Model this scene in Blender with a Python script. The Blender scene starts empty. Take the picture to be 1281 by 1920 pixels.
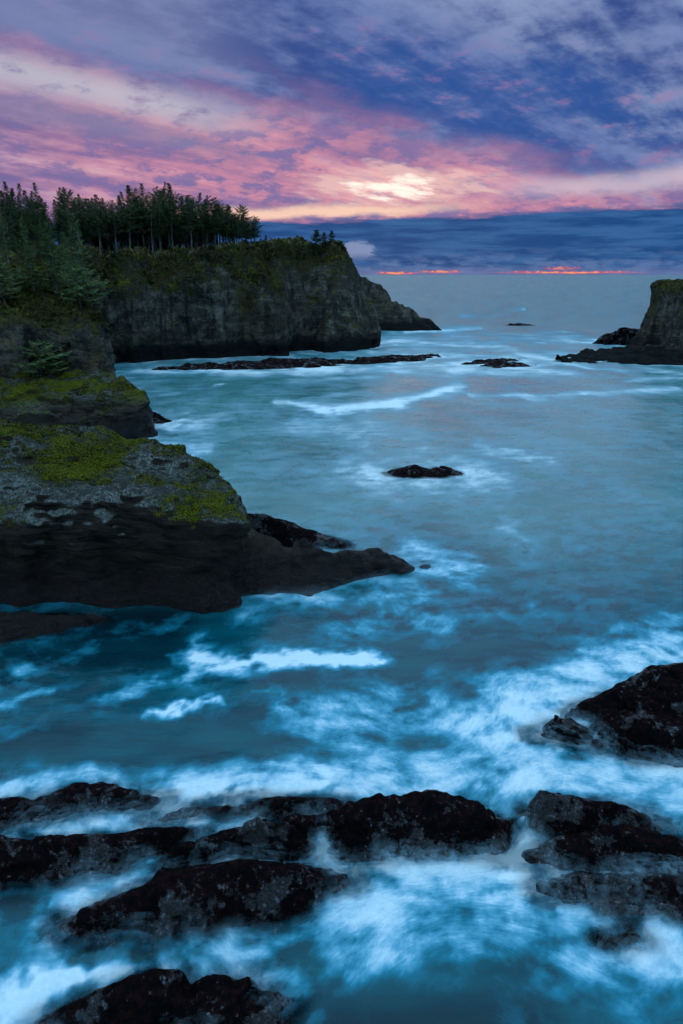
import bpy, math, random
import numpy as np
from mathutils import Vector
from mathutils.bvhtree import BVHTree

random.seed(7)
S = bpy.context.scene
COL = S.collection
R = math.radians

# ------------------------------------------------------------------ camera
CAM_H = 25.0
FPX = 1280.0
PITCH = math.atan(445.0 / FPX)
cam_d = bpy.data.cameras.new("camera")
cam_d.sensor_fit = 'VERTICAL'
cam_d.sensor_height = 36.0
cam_d.lens = 24.0
cam_d.clip_start = 0.5
cam_d.clip_end = 90000.0
cam = bpy.data.objects.new("camera", cam_d)
cam.location = (0, 0, CAM_H)
cam.rotation_euler = (math.pi / 2 - PITCH, 0, 0)
COL.objects.link(cam)
S.camera = cam
CP, SP = math.cos(PITCH), math.sin(PITCH)


def ray(px, py):
    u, v = (px - 640.5) / FPX, (960.0 - py) / FPX
    return u, CP + v * SP, v * CP - SP


def at(px, py, z=0.0):
    """photo pixel -> point of the place at height z"""
    x, y, dz = ray(px, py)
    k = (z - CAM_H) / dz
    return x * k, y * k


def azel(px, py):
    x, y, z = ray(px, py)
    return math.degrees(math.atan2(x, y)), math.degrees(math.atan2(z, math.hypot(x, y)))


# ------------------------------------------------------------------ node helper
class E:
    def __init__(s, nt, sock):
        s.nt, s.s = nt, sock

    def _m(s, op, *o, clamp=False):
        n = s.nt.nodes.new('ShaderNodeMath')
        n.operation = op
        n.use_clamp = clamp
        for i, v in enumerate((s,) + o):
            if isinstance(v, E):
                s.nt.links.new(v.s, n.inputs[i])
            else:
                n.inputs[i].default_value = v
        return E(s.nt, n.outputs[0])

    def __add__(s, o): return s._m('ADD', o)
    __radd__ = __add__
    def __mul__(s, o): return s._m('MULTIPLY', o)
    __rmul__ = __mul__
    def __sub__(s, o): return s._m('SUBTRACT', o)
    def __rsub__(s, o): return (s * -1.0) + o
    def __truediv__(s, o): return s._m('DIVIDE', o)
    def __pow__(s, o): return s._m('POWER', o)
    def mx(s, o): return s._m('MAXIMUM', o)
    def mn(s, o): return s._m('MINIMUM', o)
    def ab(s): return s._m('ABSOLUTE')
    def clamp(s): return s._m('ADD', 0.0, clamp=True)

    def ss(s, a, b, lo=0.0, hi=1.0):
        """smoothstep from a (lo) to b (hi)"""
        n = s.nt.nodes.new('ShaderNodeMapRange')
        n.interpolation_type = 'SMOOTHSTEP'
        if a > b:
            a, b, lo, hi = b, a, hi, lo
        s.nt.links.new(s.s, n.inputs[0])
        for i, v in enumerate((a, b, lo, hi)):
            n.inputs[i + 1].default_value = v
        return E(s.nt, n.outputs[0])


class NT:
    def __init__(s, nt):
        s.nt = nt
        nt.nodes.clear()

    def new(s, t, **k):
        n = s.nt.nodes.new(t)
        for a, v in k.items():
            setattr(n, a, v)
        return n

    def put(s, inp, v):
        if isinstance(v, E):
            s.nt.links.new(v.s, inp)
        elif isinstance(v, (tuple, list)):
            inp.default_value = tuple(v) + ((1.0,) if len(v) == 3 and len(inp.default_value) == 4 else ())
        else:
            inp.default_value = v

    def out(s, n, i=0):
        return E(s.nt, n.outputs[i])

    def xyz(s, v):
        n = s.new('ShaderNodeSeparateXYZ')
        s.put(n.inputs[0], v)
        return s.out(n, 0), s.out(n, 1), s.out(n, 2)

    def vec(s, x, y, z=0.0):
        n = s.new('ShaderNodeCombineXYZ')
        for i, v in enumerate((x, y, z)):
            s.put(n.inputs[i], v)
        return s.out(n)

    def noise(s, v, scale=1.0, detail=4.0, rough=0.5, dist=0.0, lac=2.0):
        n = s.new('ShaderNodeTexNoise')
        s.put(n.inputs['Vector'], v)
        n.inputs['Scale'].default_value = scale
        n.inputs['Detail'].default_value = detail
        n.inputs['Roughness'].default_value = rough
        n.inputs['Distortion'].default_value = dist
        n.inputs['Lacunarity'].default_value = lac
        return s.out(n, 0)

    def voro(s, v, scale=1.0, feature='F1'):
        n = s.new('ShaderNodeTexVoronoi', feature=feature)
        s.put(n.inputs['Vector'], v)
        n.inputs['Scale'].default_value = scale
        return s.out(n, 0)

    def mix(s, f, a, b):
        n = s.new('ShaderNodeMix', data_type='RGBA')
        s.put(n.inputs[0], f)
        s.put(n.inputs[6], a)
        s.put(n.inputs[7], b)
        return s.out(n, 2)

    def addc(s, f, a, b):
        n = s.new('ShaderNodeMix', data_type='RGBA', blend_type='ADD')
        s.put(n.inputs[0], f)
        s.put(n.inputs[6], a)
        s.put(n.inputs[7], b)
        return s.out(n, 2)

    def scale(s, v, sx, sy, sz):
        n = s.new('ShaderNodeMapping')
        s.put(n.inputs[0], v)
        n.inputs['Scale'].default_value = (sx, sy, sz)
        return s.out(n)

    def attr(s, name, i=2):
        n = s.new('ShaderNodeAttribute', attribute_name=name)
        return s.out(n, i)


def srgb(r, g, b):
    return tuple((c / 255 / 12.92) if c < 10 else ((c / 255 + 0.055) / 1.055) ** 2.4 for c in (r, g, b))


# ------------------------------------------------------------------ sky
SUN_AZ, SUN_EL, LAMP_EL = 4.5, 3.0, 20.0   # sun low behind cloud; its light arrives spread by the overcast
world = bpy.data.worlds.new("World")
S.world = world
world.use_nodes = True
world.cycles.sampling_method = 'NONE'
w = NT(world.node_tree)
tc = w.new('ShaderNodeTexCoord')
dx, dy, dz = w.xyz(w.out(tc, 0))
az = dx._m('ARCTAN2', dy) * 57.29578
el = dz._m('ARCSINE') * 57.29578
elp = el.mx(0.0)
# coordinates on a flat cloud deck, turned so that the cloud streets run along u
kz = dz.mx(0.0) + 0.09
qx, qy = dx / kz, dy / kz
ca, sa = math.cos(R(38)), math.sin(R(38))
qu = qx * sa + qy * ca
qv = qx * ca - qy * sa
deck = w.vec(qu * 0.30, qv)
deck_iso = w.vec(qu * 0.55, qv)
n_big = w.noise(deck, 0.55, 2.0, 0.55)
n_mid = w.noise(deck, 1.9, 5.0, 0.64)
n_fine = w.noise(deck_iso, 4.6, 4.0, 0.6)
n_ang = w.noise(w.vec(az * 0.11, el * 0.22), 1.0, 2.0, 0.6)
n_ang2 = w.noise(w.vec(az * 0.32, el * 0.85), 1.0, 5.0, 0.64)
nb2 = w.noise(w.vec(az * 0.55, el * 1.9), 1.0, 4.0, 0.6)
puff = n_mid * 0.55 + n_fine * 0.2 + n_ang2 * 0.25
tt = el + az * 0.19                      # slanting across the cloud streets
# upper deck: slate blue with paler gaps
c = w.mix(puff.ss(0.42, 0.60), srgb(56, 80, 144), srgb(106, 126, 180))
c = w.mix((n_big.ss(0.46, 0.68)) * puff.ss(0.42, 0.58) * 0.8, c, srgb(152, 168, 202))
c = w.mix((n_big.ss(0.50, 0.34)) * 0.55, c, srgb(62, 84, 148))
# zenith and behind the camera: unseen sky brightened blue to light foam and cliffs
c = w.mix((el.ss(17, 46)).mx(az.ab().ss(55, 125) * 0.6) * 0.9, c, (0.56, 1.06, 1.50))
# deep blue mass upper right
dbl = ((az - 12.0) / 13.0)
dbe = ((tt - 14.2) / 3.4)
mdb = (dbl * dbl + dbe * dbe + (n_mid - 0.5) * 2.6 + (n_fine - 0.5) * 1.2).ss(1.35, 0.1)
c = w.mix(mdb * puff.ss(0.66, 0.44) * 0.95, c, srgb(46, 86, 156))
sm = n_ang2.ss(0.53, 0.66) * n_mid.ss(0.42, 0.58) * tt.ss(8, 11) * tt.ss(19, 14) * az.ab().ss(50, 20)
c = w.mix(sm * 0.38, c, srgb(176, 106, 152))
# pink underlit clouds around the sunset
edge_n = (n_mid - 0.5) * 8.0 + (n_ang - 0.5) * 6.0 + (n_fine - 0.5) * 4.0
pink = (tt + edge_n).ss(12.2, 8.0) * (az.ab()).ss(62, 16) * (az + (n_ang - 0.5) * 14.0).ss(-26, -8, 0.62, 1.0)
pk = w.mix(puff.ss(0.38, 0.58), srgb(150, 118, 162), srgb(220, 146, 166))
pk = w.mix(puff.ss(0.52, 0.66), pk, srgb(244, 188, 188))
c = w.mix(pink * 0.9, c, pk)
# mauve gaps inside the pink
c = w.mix(n_ang2.ss(0.52, 0.40) * pink * 0.85, c, srgb(122, 112, 166))
# grey-blue cloud lying over the pink high on the left, with a white streak along it
st = el + az * 0.13 - 9.6 + (n_big - 0.5) * 1.6 + (n_mid - 0.5) * 1.2
left = az.ss(-2.0, -14.0) * az.ss(-85, -40)
c = w.mix((st - 2.6).ss(-1.6, 0.6) * left * (0.55 + n_mid * 0.5).clamp() * (st - 9.0).ss(4.0, 0.0) * 0.8, c, srgb(128, 136, 178))
mst = st.ab().ss(1.9, 0.0) * left * n_ang2.ss(0.2, 0.5)
c = w.mix(mst * 0.85, c, srgb(194, 192, 206))
c = w.mix((st + 2.0).ab().ss(1.3, 0.0) * left * 0.7, c, srgb(136, 130, 168))
# glow where the light breaks through
ga = (az - 4.0) / 8.0
ge = (el - 6.4) / 1.6
glow = (ga * ga + ge * ge + (n_fine - 0.5) * 3.4 + (n_ang2 - 0.5) * 2.4).ss(1.2, 0.0)
c = w.mix(glow * 0.75, c, srgb(252, 204, 194))
ga = (az - 3.9) / 3.6
ge = (el - 6.25) / 0.9
core = (ga * ga + ge * ge + (n_fine - 0.5) * 4.0 + (n_ang2 - 0.5) * 2.0).ss(1.0, 0.0)
c = w.mix(core, c, (1.15, 1.0, 0.88))
# bright slot just over the bank
slot_e = el - az * 0.03 - 4.6 + (n_ang - 0.5) * 1.2 + (n_ang2 - 0.5) * 0.9
slot = slot_e.ab().ss(0.62, 0.05) * ((az + 1.5).ab()).ss(15, 4)
c = w.mix(slot * 0.9, c, srgb(255, 214, 188))
slot2 = (el - az * 0.03 - 5.6 + (n_ang - 0.5) * 1.4 + (n_ang2 - 0.5)).ab().ss(1.2, 0.1) * az.ss(8, 18) * az.ss(45, 28)
c = w.mix(slot2 * 0.75, c, srgb(210, 192, 208))
# dark cloud bank on the horizon
nb3 = w.noise(w.vec(az * 0.16, el * 1.5), 1.0, 4.0, 0.58)
bank_top = az * 0.024 + 4.0 + (nb3 - 0.5) * 1.3 + (nb2 - 0.5) * 0.5
bank = (el - bank_top).ss(0.26, -0.22)
bk = w.mix(nb3.ss(0.38, 0.64), srgb(26, 74, 132), srgb(52, 100, 156))
bk = w.mix(el.ss(2.3, 0.6) * nb2.ss(0.40, 0.66) * 0.8, bk, srgb(92, 122, 170))
bk = w.mix(el.ss(0.8, 0.1) * 0.7, bk, srgb(104, 122, 170))
cu = (((az - 1.3) / 1.7) ** 2.0) + (((el - 1.75) / 0.8) ** 2.0) + (nb2 - 0.5) * 2.4
bk = w.mix(cu.ss(1.0, 0.45) * el.ss(0.9, 1.7) * 0.8, bk, srgb(138, 154, 192))
c = w.mix(bank, c, bk)
# red slits of the last light between bank and sea
n_sl = w.noise(w.vec(az * 2.4, el * 5.0), 1.0, 3.0, 0.6)
for (x0, x1, yc, th, k) in ((705, 782, 512, 0.11, 0.75), (786, 866, 510, 0.11, 0.65), (940, 1195, 511, 0.10, 0.75), (1020, 1085, 503, 0.15, 0.45)):
    a0, e0 = azel(x0, yc)
    a1, e1 = azel(x1, yc)
    am, ah = (a0 + a1) / 2, (a1 - a0) / 2
    da = (az - am) / ah
    de = (el - e0 + (n_ang2 - 0.5) * 0.22 + (n_sl - 0.5) * 0.2) / th
    q = da * da + de * de + (n_sl - 0.5) * 3.0
    c = w.mix(q.ss(1.5, 0.2) * (0.9 * k), c, srgb(226, 92, 108))
    c = w.mix((q * 1.9).ss(1.0, -0.1) * k, c, (1.0, 0.40, 0.15))
bg = w.new('ShaderNodeBackground')
w.put(bg.inputs[0], c)
bg.inputs[1].default_value = 0.98
sky = w.new('ShaderNodeTexSky', sky_type='NISHITA')
sky.sun_disc = False
sky.sun_elevation = R(SUN_EL)
sky.sun_rotation = R(SUN_AZ)
bg2 = w.new('ShaderNodeBackground')
w.put(bg2.inputs[0], w.out(sky))
bg2.inputs[1].default_value = 0.05
mixw = w.new('ShaderNodeMixShader')
mixw.inputs[0].default_value = 0.006
world.node_tree.links.new(bg.outputs[0], mixw.inputs[1])
world.node_tree.links.new(bg2.outputs[0], mixw.inputs[2])
wo = w.new('ShaderNodeOutputWorld')
world.node_tree.links.new(mixw.outputs[0], wo.inputs[0])

sun_d = bpy.data.lights.new("sun", 'SUN')
sun_d.energy = 0.1
sun_d.angle = R(44)
sun_d.color = (1.0, 0.82, 0.78)
sun = bpy.data.objects.new("sun", sun_d)
sdir = Vector((math.sin(R(SUN_AZ)) * math.cos(R(LAMP_EL)), math.cos(R(SUN_AZ)) * math.cos(R(LAMP_EL)), math.sin(R(LAMP_EL))))
sun.rotation_euler = (-sdir).to_track_quat('-Z', 'Y').to_euler()
COL.objects.link(sun)

vs = S.view_settings
vs.view_transform = 'Standard'
vs.look = 'None'
vs.gamma = 1.0
vs.exposure = 0.0
vs.use_curve_mapping = False
S.cycles.max_bounces = 4
S.cycles.diffuse_bounces = 2
S.cycles.glossy_bounces = 2
S.cycles.transmission_bounces = 3
S.cycles.transparent_max_bounces = 24
S.cycles.use_denoising = True
S.cycles.use_adaptive_sampling = True
S.cycles.adaptive_threshold = 0.03
S.cycles.adaptive_min_samples = 12
S.cycles.caustics_reflective = False
S.cycles.caustics_refractive = False

# ------------------------------------------------------------------ numpy noise
_rng = np.random.RandomState(11)
PERM = np.concatenate([_rng.permutation(256)] * 3).astype(np.int32)
_g = _rng.normal(size=(256, 3))
GRAD = (_g / np.linalg.norm(_g, axis=1, keepdims=True)).astype(np.float32)
_a = _rng.uniform(0, 2 * np.pi, 256)
GRAD2 = np.stack([np.cos(_a), np.sin(_a)], 1).astype(np.float32)


def perlin3(x, y, z):
    x, y, z = np.broadcast_arrays(x, y, z)
    xi, yi, zi = np.floor(x), np.floor(y), np.floor(z)
    fx, fy, fz = (x - xi).astype(np.float32), (y - yi).astype(np.float32), (z - zi).astype(np.float32)
    X, Y, Z = (a.astype(np.int32) & 255 for a in (xi, yi, zi))
    u, v, t = (f * f * f * (f * (f * 6 - 15) + 10) for f in (fx, fy, fz))
    r = 0
    for i in (0, 1):
        wx = u if i else 1 - u
        A = PERM[X + i]
        for j in (0, 1):
            wy = v if j else 1 - v
            B = PERM[A + Y + j]
            for k in (0, 1):
                wz = t if k else 1 - t
                g = GRAD[PERM[B + Z + k]]
                r = r + wx * wy * wz * (g[..., 0] * (fx - i) + g[..., 1] * (fy - j) + g[..., 2] * (fz - k))
    return r * 1.6


def perlin2(x, y):
    xi, yi = np.floor(x), np.floor(y)
    fx, fy = (x - xi).astype(np.float32), (y - yi).astype(np.float32)
    X, Y = (a.astype(np.int32) & 255 for a in (xi, yi))
    u, v = (f * f * f * (f * (f * 6 - 15) + 10) for f in (fx, fy))
    r = 0
    for i in (0, 1):
        wx = u if i else 1 - u
        A = PERM[X + i]
        for j in (0, 1):
            g = GRAD2[PERM[A + Y + j]]
            r = r + wx * (v if j else 1 - v) * (g[..., 0] * (fx - i) + g[..., 1] * (fy - j))
    return r * 1.5


def fbm3(x, y, z, octs=4, gain=0.5):
    s, a = 0, 1.0
    for o in range(octs):
        k = 2.03 ** o
        s = s + a * perlin3(x * k + 17.3 * o, y * k - 9.1 * o, z * k + 4.7 * o)
        a *= gain
    return s


def fbm2(x, y, octs=4, gain=0.5):
    s, a = 0, 1.0
    for o in range(octs):
        k = 2.03 ** o
        s = s + a * perlin2(x * k + 17.3 * o, y * k - 9.1 * o)
        a *= gain
    return s


def ridged3(x, y, z, octs=3):
    s, a = 0, 1.0
    for o in range(octs):
        k = 2.1 ** o
        s = s + a * (1 - 2.2 * np.abs(perlin3(x * k + 31.3 * o, y * k + 5.1 * o, z * k - 8.7 * o)))
        a *= 0.5
    return s


def sstep(x, a, b):
    t = np.clip((x - a) / (b - a), 0, 1)
    return t * t * (3 - 2 * t)


# ------------------------------------------------------------------ mesh helpers
def tag(o, label=None, cat=None, group=None, kind=None):
    for k, v in (("label", label), ("category", cat), ("group", group), ("kind", kind)):
        if v:
            o[k] = v
    return o


def mesh_np(name, V, F, smooth=True):
    """V (n,3); F (m,k) with one face size"""
    me = bpy.data.meshes.new(name)
    V = np.asarray(V, np.float32)
    F = np.asarray(F, np.int32)
    k = F.shape[1]
    me.vertices.add(len(V))
    me.vertices.foreach_set("co", V.ravel())
    me.loops.add(F.size)
    me.loops.foreach_set("vertex_index", F.ravel())
    me.polygons.add(len(F))
    me.polygons.foreach_set("loop_start", np.arange(0, F.size, k, dtype=np.int32))
    me.polygons.foreach_set("loop_total", np.full(len(F), k, np.int32))
    me.polygons.foreach_set("use_smooth", np.full(len(F), smooth, bool))
    me.update(calc_edges=True)
    me.validate()
    return me


def link(name, me, mat=None, parent=None, loc=None):
    o = bpy.data.objects.new(name, me)
    COL.objects.link(o)
    if mat and me is not None and not len(me.materials):
        me.materials.append(mat)
    if parent:
        o.parent = parent
    if loc is not None:
        o.location = loc
    return o


def set_attr(me, name, arr):
    a = me.attributes.new(name, 'FLOAT', 'POINT')
    a.data.foreach_set("value", np.ascontiguousarray(arr, np.float32).ravel())


def surface_nets(F, org, vox):
    nx, ny, nz = F.shape
    Sg = F < 0
    cs = [Sg[i:nx - 1 + i, j:ny - 1 + j, k:nz - 1 + k] for i in (0, 1) for j in (0, 1) for k in (0, 1)]
    cnt = sum(c_.astype(np.int8) for c_ in cs)
    I, J, K = np.nonzero((cnt > 0) & (cnt < 8))
    idx = np.full((nx - 1, ny - 1, nz - 1), -1, np.int32)
    idx[I, J, K] = np.arange(len(I))
    acc = np.zeros((len(I), 3), np.float32)
    num = np.zeros(len(I), np.float32)
    corner = {(i, j, k): F[I + i, J + j, K + k] for i in (0, 1) for j in (0, 1) for k in (0, 1)}
    for ax in range(3):
        o1, o2 = [a for a in range(3) if a != ax]
        for p in (0, 1):
            for q in (0, 1):
                a = [0, 0, 0]; a[o1] = p; a[o2] = q
                b = list(a); b[ax] = 1
                fa, fb = corner[tuple(a)], corner[tuple(b)]
                m = (fa < 0) != (fb < 0)
                t = np.where(m, fa / np.where(m, fa - fb, 1), 0)
                pos = np.zeros((len(I), 3), np.float32)
                pos[:, ax] = t
                pos[:, o1] = p
                pos[:, o2] = q
                acc += pos * m[:, None]
                num += m
    V = np.stack([I, J, K], 1) + acc / num[:, None]
    V = V * vox + np.array(org, np.float32)
    faces = []
    for ax in range(3):
        o1, o2 = (ax + 1) % 3, (ax + 2) % 3
        s0 = [slice(None)] * 3; s0[ax] = slice(0, -1)
        s1 = [slice(None)] * 3; s1[ax] = slice(1, None)
        A, B = Sg[tuple(s0)], Sg[tuple(s1)]
        E_ = np.nonzero(A != B)
        P = np.stack(E_, 1)
        ok = (P[:, o1] > 0) & (P[:, o2] > 0) & (P[:, o1] < F.shape[o1] - 1) & (P[:, o2] < F.shape[o2] - 1)
        P = P[ok]
        sgn = A[P[:, 0], P[:, 1], P[:, 2]]
        q = []
        for d1, d2 in ((-1, -1), (0, -1), (0, 0), (-1, 0)):
            C = P.copy(); C[:, o1] += d1; C[:, o2] += d2
            q.append(idx[C[:, 0], C[:, 1], C[:, 2]])
        q = np.stack(q, 1)
        q[~sgn] = q[~sgn][:, ::-1]
        faces.append(q)
    Fq = np.concatenate(faces)
    Fq = Fq[(Fq >= 0).all(1)]
    return V, Fq


def solid(name, b, vox, field, noise, amp):
    """mesh of field(x,y,z)+noise < 0 in the box b=(x0,x1,y0,y1,z0,z1)"""
    xs = np.arange(b[0], b[1], vox, dtype=np.float32)
    ys = np.arange(b[2], b[3], vox, dtype=np.float32)
    zs = np.arange(b[4], b[5], vox, dtype=np.float32)
    F = np.ascontiguousarray(field(xs[:, None], ys[None, :], zs), dtype=np.float32)
    I, J, K = np.nonzero(np.abs(F) < amp * 1.25 + vox * 1.8)
    F[I, J, K] += noise(xs[I], ys[J], zs[K])
    V, Q = surface_nets(F, (b[0], b[2], b[4]), vox)
    return mesh_np(name, V, Q)


def poly_sd(px, py, poly):
    """signed distance (negative inside) to a closed polygon"""
    poly = np.array(poly, np.float32)
    d = np.full(np.broadcast(px, py).shape, 1e9, np.float32)
    ins = np.zeros(d.shape, bool)
    n = len(poly)
    for i in range(n):
        ax_, ay_ = poly[i]
        bx_, by_ = poly[(i + 1) % n]
        ex, ey = bx_ - ax_, by_ - ay_
        wx, wy = px - ax_, py - ay_
        t = np.clip((wx * ex + wy * ey) / (ex * ex + ey * ey), 0, 1)
        d = np.minimum(d, (wx - ex * t) ** 2 + (wy - ey * t) ** 2)
        c_ = ((ay_ <= py) & (by_ > py)) | ((by_ <= py) & (ay_ > py))
        xx = ax_ + (py - ay_) / (ey if abs(ey) > 1e-9 else 1e-9) * ex
        ins ^= c_ & (px < xx)
    return np.where(ins, -1, 1) * np.sqrt(d)


def smax(a, b, k):
    h = np.clip(0.5 + 0.5 * (a - b) / k, 0, 1)
    return b + (a - b) * h + k * h * (1 - h)


def smin(a, b, k):
    return -smax(-a, -b, k)


def idw(px, py, pts, p=2.0, s=1.0):
    num = den = 0
    for (x, y, z) in pts:
        wgt = 1.0 / (((px - x) ** 2 + (py - y) ** 2) + s) ** p
        num = num + wgt * z
        den = den + wgt
    return num / den


def ridge_h(px, py, pts, power=2.2):
    """height map of a whale-back: pts = (x, y, h, w_front, w_back)"""
    best = np.full(np.broadcast(px, py).shape, 1e9, np.float32)
    H = np.zeros(best.shape, np.float32)
    W = np.ones(best.shape, np.float32)
    for a, b in zip(pts[:-1], pts[1:]):
        ex, ey = b[0] - a[0], b[1] - a[1]
        L = ex * ex + ey * ey
        tr = ((px - a[0]) * ex + (py - a[1]) * ey) / L
        t = np.clip(tr, 0, 1)
        ddx, ddy = px - a[0] - ex * t, py - a[1] - ey * t
        d2 = ddx ** 2 + ddy ** 2
        h = a[2] + (b[2] - a[2]) * t
        front = (ddx * (ey) + ddy * (-ex)) * (1 if ex > 0 else -1) > 0
        wf = a[3] + (b[3] - a[3]) * t
        wb = a[4] + (b[4] - a[4]) * t
        wd = np.where(front, wf, wb)
        key = d2 / wd ** 2
        m = key < best
        best = np.where(m, key, best)
        H = np.where(m, h, H)
        W = np.where(m, wd, W)
    q = np.sqrt(best)
    return np.where(q < 1, H * (1 - q ** power), -(q - 1) * W * 0.9)


def px_ridge(pts):
    """(px, py_top, h, py_bottom, w_back) in the photo -> ridge in metres"""
    out = []
    for (px, py, h, pyb, wb) in pts:
        x, y = at(px, py, h)
        _, yb = at(px, pyb, 0)
        out.append((x, y, h, max(y - yb, 0.4), wb))
    return out


# ------------------------------------------------------------------ rock materials
def pbsdf(m, col, rough, bump=None, strength=0.5, dist=0.1, spec=0.5):
    p = m.new('ShaderNodeBsdfPrincipled')
    m.put(p.inputs['Base Color'], col)
    m.put(p.inputs['Roughness'], rough)
    m.put(p.inputs['Specular IOR Level'], spec)
    if bump is not None:
        b = m.new('ShaderNodeBump')
        b.inputs['Strength'].default_value = strength
        b.inputs['Distance'].default_value = dist
        m.put(b.inputs['Height'], bump)
        m.nt.links.new(b.outputs[0], p.inputs['Normal'])
    o = m.new('ShaderNodeOutputMaterial')
    m.nt.links.new(p.outputs[0], o.inputs[0])
    return p


def newmat(name):
    mt = bpy.data.materials.new(name)
    mt.use_nodes = True
    return mt, NT(mt.node_tree)


def geo(m):
    g = m.new('ShaderNodeNewGeometry')
    return m.out(g, 0), m.out(g, 1)


def mat_shore():
    mt, m = newmat("wet_shore_rock")
    P, N = geo(m)
    x, y, z = m.xyz(P)
    nx, ny, nz = m.xyz(N)
    n1 = m.noise(P, 0.6, 5, 0.6)
    n2 = m.noise(P, 3.2, 6, 0.65)
    n3 = m.noise(P, 14.0, 4, 0.65)
    v = m.voro(P, 6.0)
    c = m.mix(n1.ss(0.42, 0.6), (0.0035, 0.0035, 0.004), (0.010, 0.005, 0.005))
    c = m.mix((n2 + nz * 0.12).ss(0.54, 0.70) * 0.85, c, (0.026, 0.008, 0.008))
    stone = m.mix(n3.ss(0.40, 0.62), (0.014, 0.012, 0.012), (0.060, 0.050, 0.050))
    bare = (n1 * 0.78 + n2 * 0.22 - nz * 0.05).ss(0.49, 0.55)
    c = m.mix(bare, c, stone)
    barn = (n1 * 0.45 + n2 * 0.65 + n3 * 0.25).ss(0.72, 0.80) * v.ss(0.6, 0.25) * nz.ss(-0.1, 0.4)
    c = m.mix(barn * 0.8, c, (0.22, 0.23, 0.26))
    bump = n2 * 1.0 + n3 * 0.45 + v * 0.25 + m.noise(P, 40, 3, 0.6) * 0.12
    pbsdf(m, c, bare * -0.45 + 0.85, bump + bare * -0.25, 1.0, 0.4, bare * 0.4 + 0.04)
    return mt


def mat_ledge():
    mt, m = newmat("mossy_ledge_rock")
    P, N = geo(m)
    x, y, z = m.xyz(P)
    nx, ny, nz = m.xyz(N)
    n1 = m.noise(P, 0.13, 5, 0.6)
    n2 = m.noise(P, 1.3, 6, 0.65)
    n3 = m.noise(P, 7.0, 5, 0.65)
    st = m.noise(m.scale(P, 0.35, 0.35, 2.2), 1.0, 6, 0.7, 0.6)
    dark = m.mix(st.ss(0.35, 0.65), (0.010, 0.008, 0.007), (0.085, 0.062, 0.046))
    dark = m.mix(n1.ss(0.45, 0.62) * 0.7, dark, (0.085, 0.058, 0.042))
    dark = m.mix(n3.ss(0.6, 0.75) * 0.3, dark, (0.11, 0.10, 0.10))
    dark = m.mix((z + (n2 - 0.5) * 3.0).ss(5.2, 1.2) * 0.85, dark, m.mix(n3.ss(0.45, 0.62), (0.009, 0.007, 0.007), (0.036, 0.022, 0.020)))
    red = (n2 * 0.6 + n1 * 0.4).ss(0.48, 0.6) * z.ss(3.4, 1.5)
    dark = m.mix(red * 0.55, dark, (0.050, 0.020, 0.018))
    lich = m.mix(n3.ss(0.42, 0.62), (0.065, 0.065, 0.058), (0.36, 0.37, 0.32))
    lich = m.mix(n2.ss(0.58, 0.44) * 0.85, lich, (0.045, 0.040, 0.034))
    lich = m.mix(nz.ss(0.92, 0.6) * n3.ss(0.35, 0.6) * 0.7, lich, (0.36, 0.38, 0.33))
    up = (nz + (n2 - 0.5) * 0.35).ss(0.30, 0.65) * (z + (n1 - 0.5) * 3.0).ss(4.5, 6.5)
    c = m.mix(up, dark, lich)
    mossn = n1 * 0.65 + n2 * 0.45 + y.ss(49.5, 55.5, -0.06, 0.025)
    moss = mossn.ss(0.512, 0.588) * (nz + (n3 - 0.5) * 0.5).ss(0.12, 0.5) * (z + (n2 - 0.5) * 4).ss(4.6, 6.6)
    mc = m.mix(n3.ss(0.40, 0.62), (0.034, 0.038, 0.004), (0.27, 0.265, 0.012))
    mc = m.mix(n2.ss(0.55, 0.7) * 0.5, mc, (0.13, 0.09, 0.02))
    c = m.mix(moss, c, mc)
    bump = n2 * 0.9 + n3 * 0.45 + st * 0.7 + m.noise(P, 26, 3, 0.6) * 0.12 + moss * (n3 * 0.5 + 0.35)
    pbsdf(m, c, z.ss(4.5, 1.0, 0.85, 0.45), bump, 1.0, 0.8, z.ss(4.5, 1.0, 0.06, 0.3))
    return mt


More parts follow.
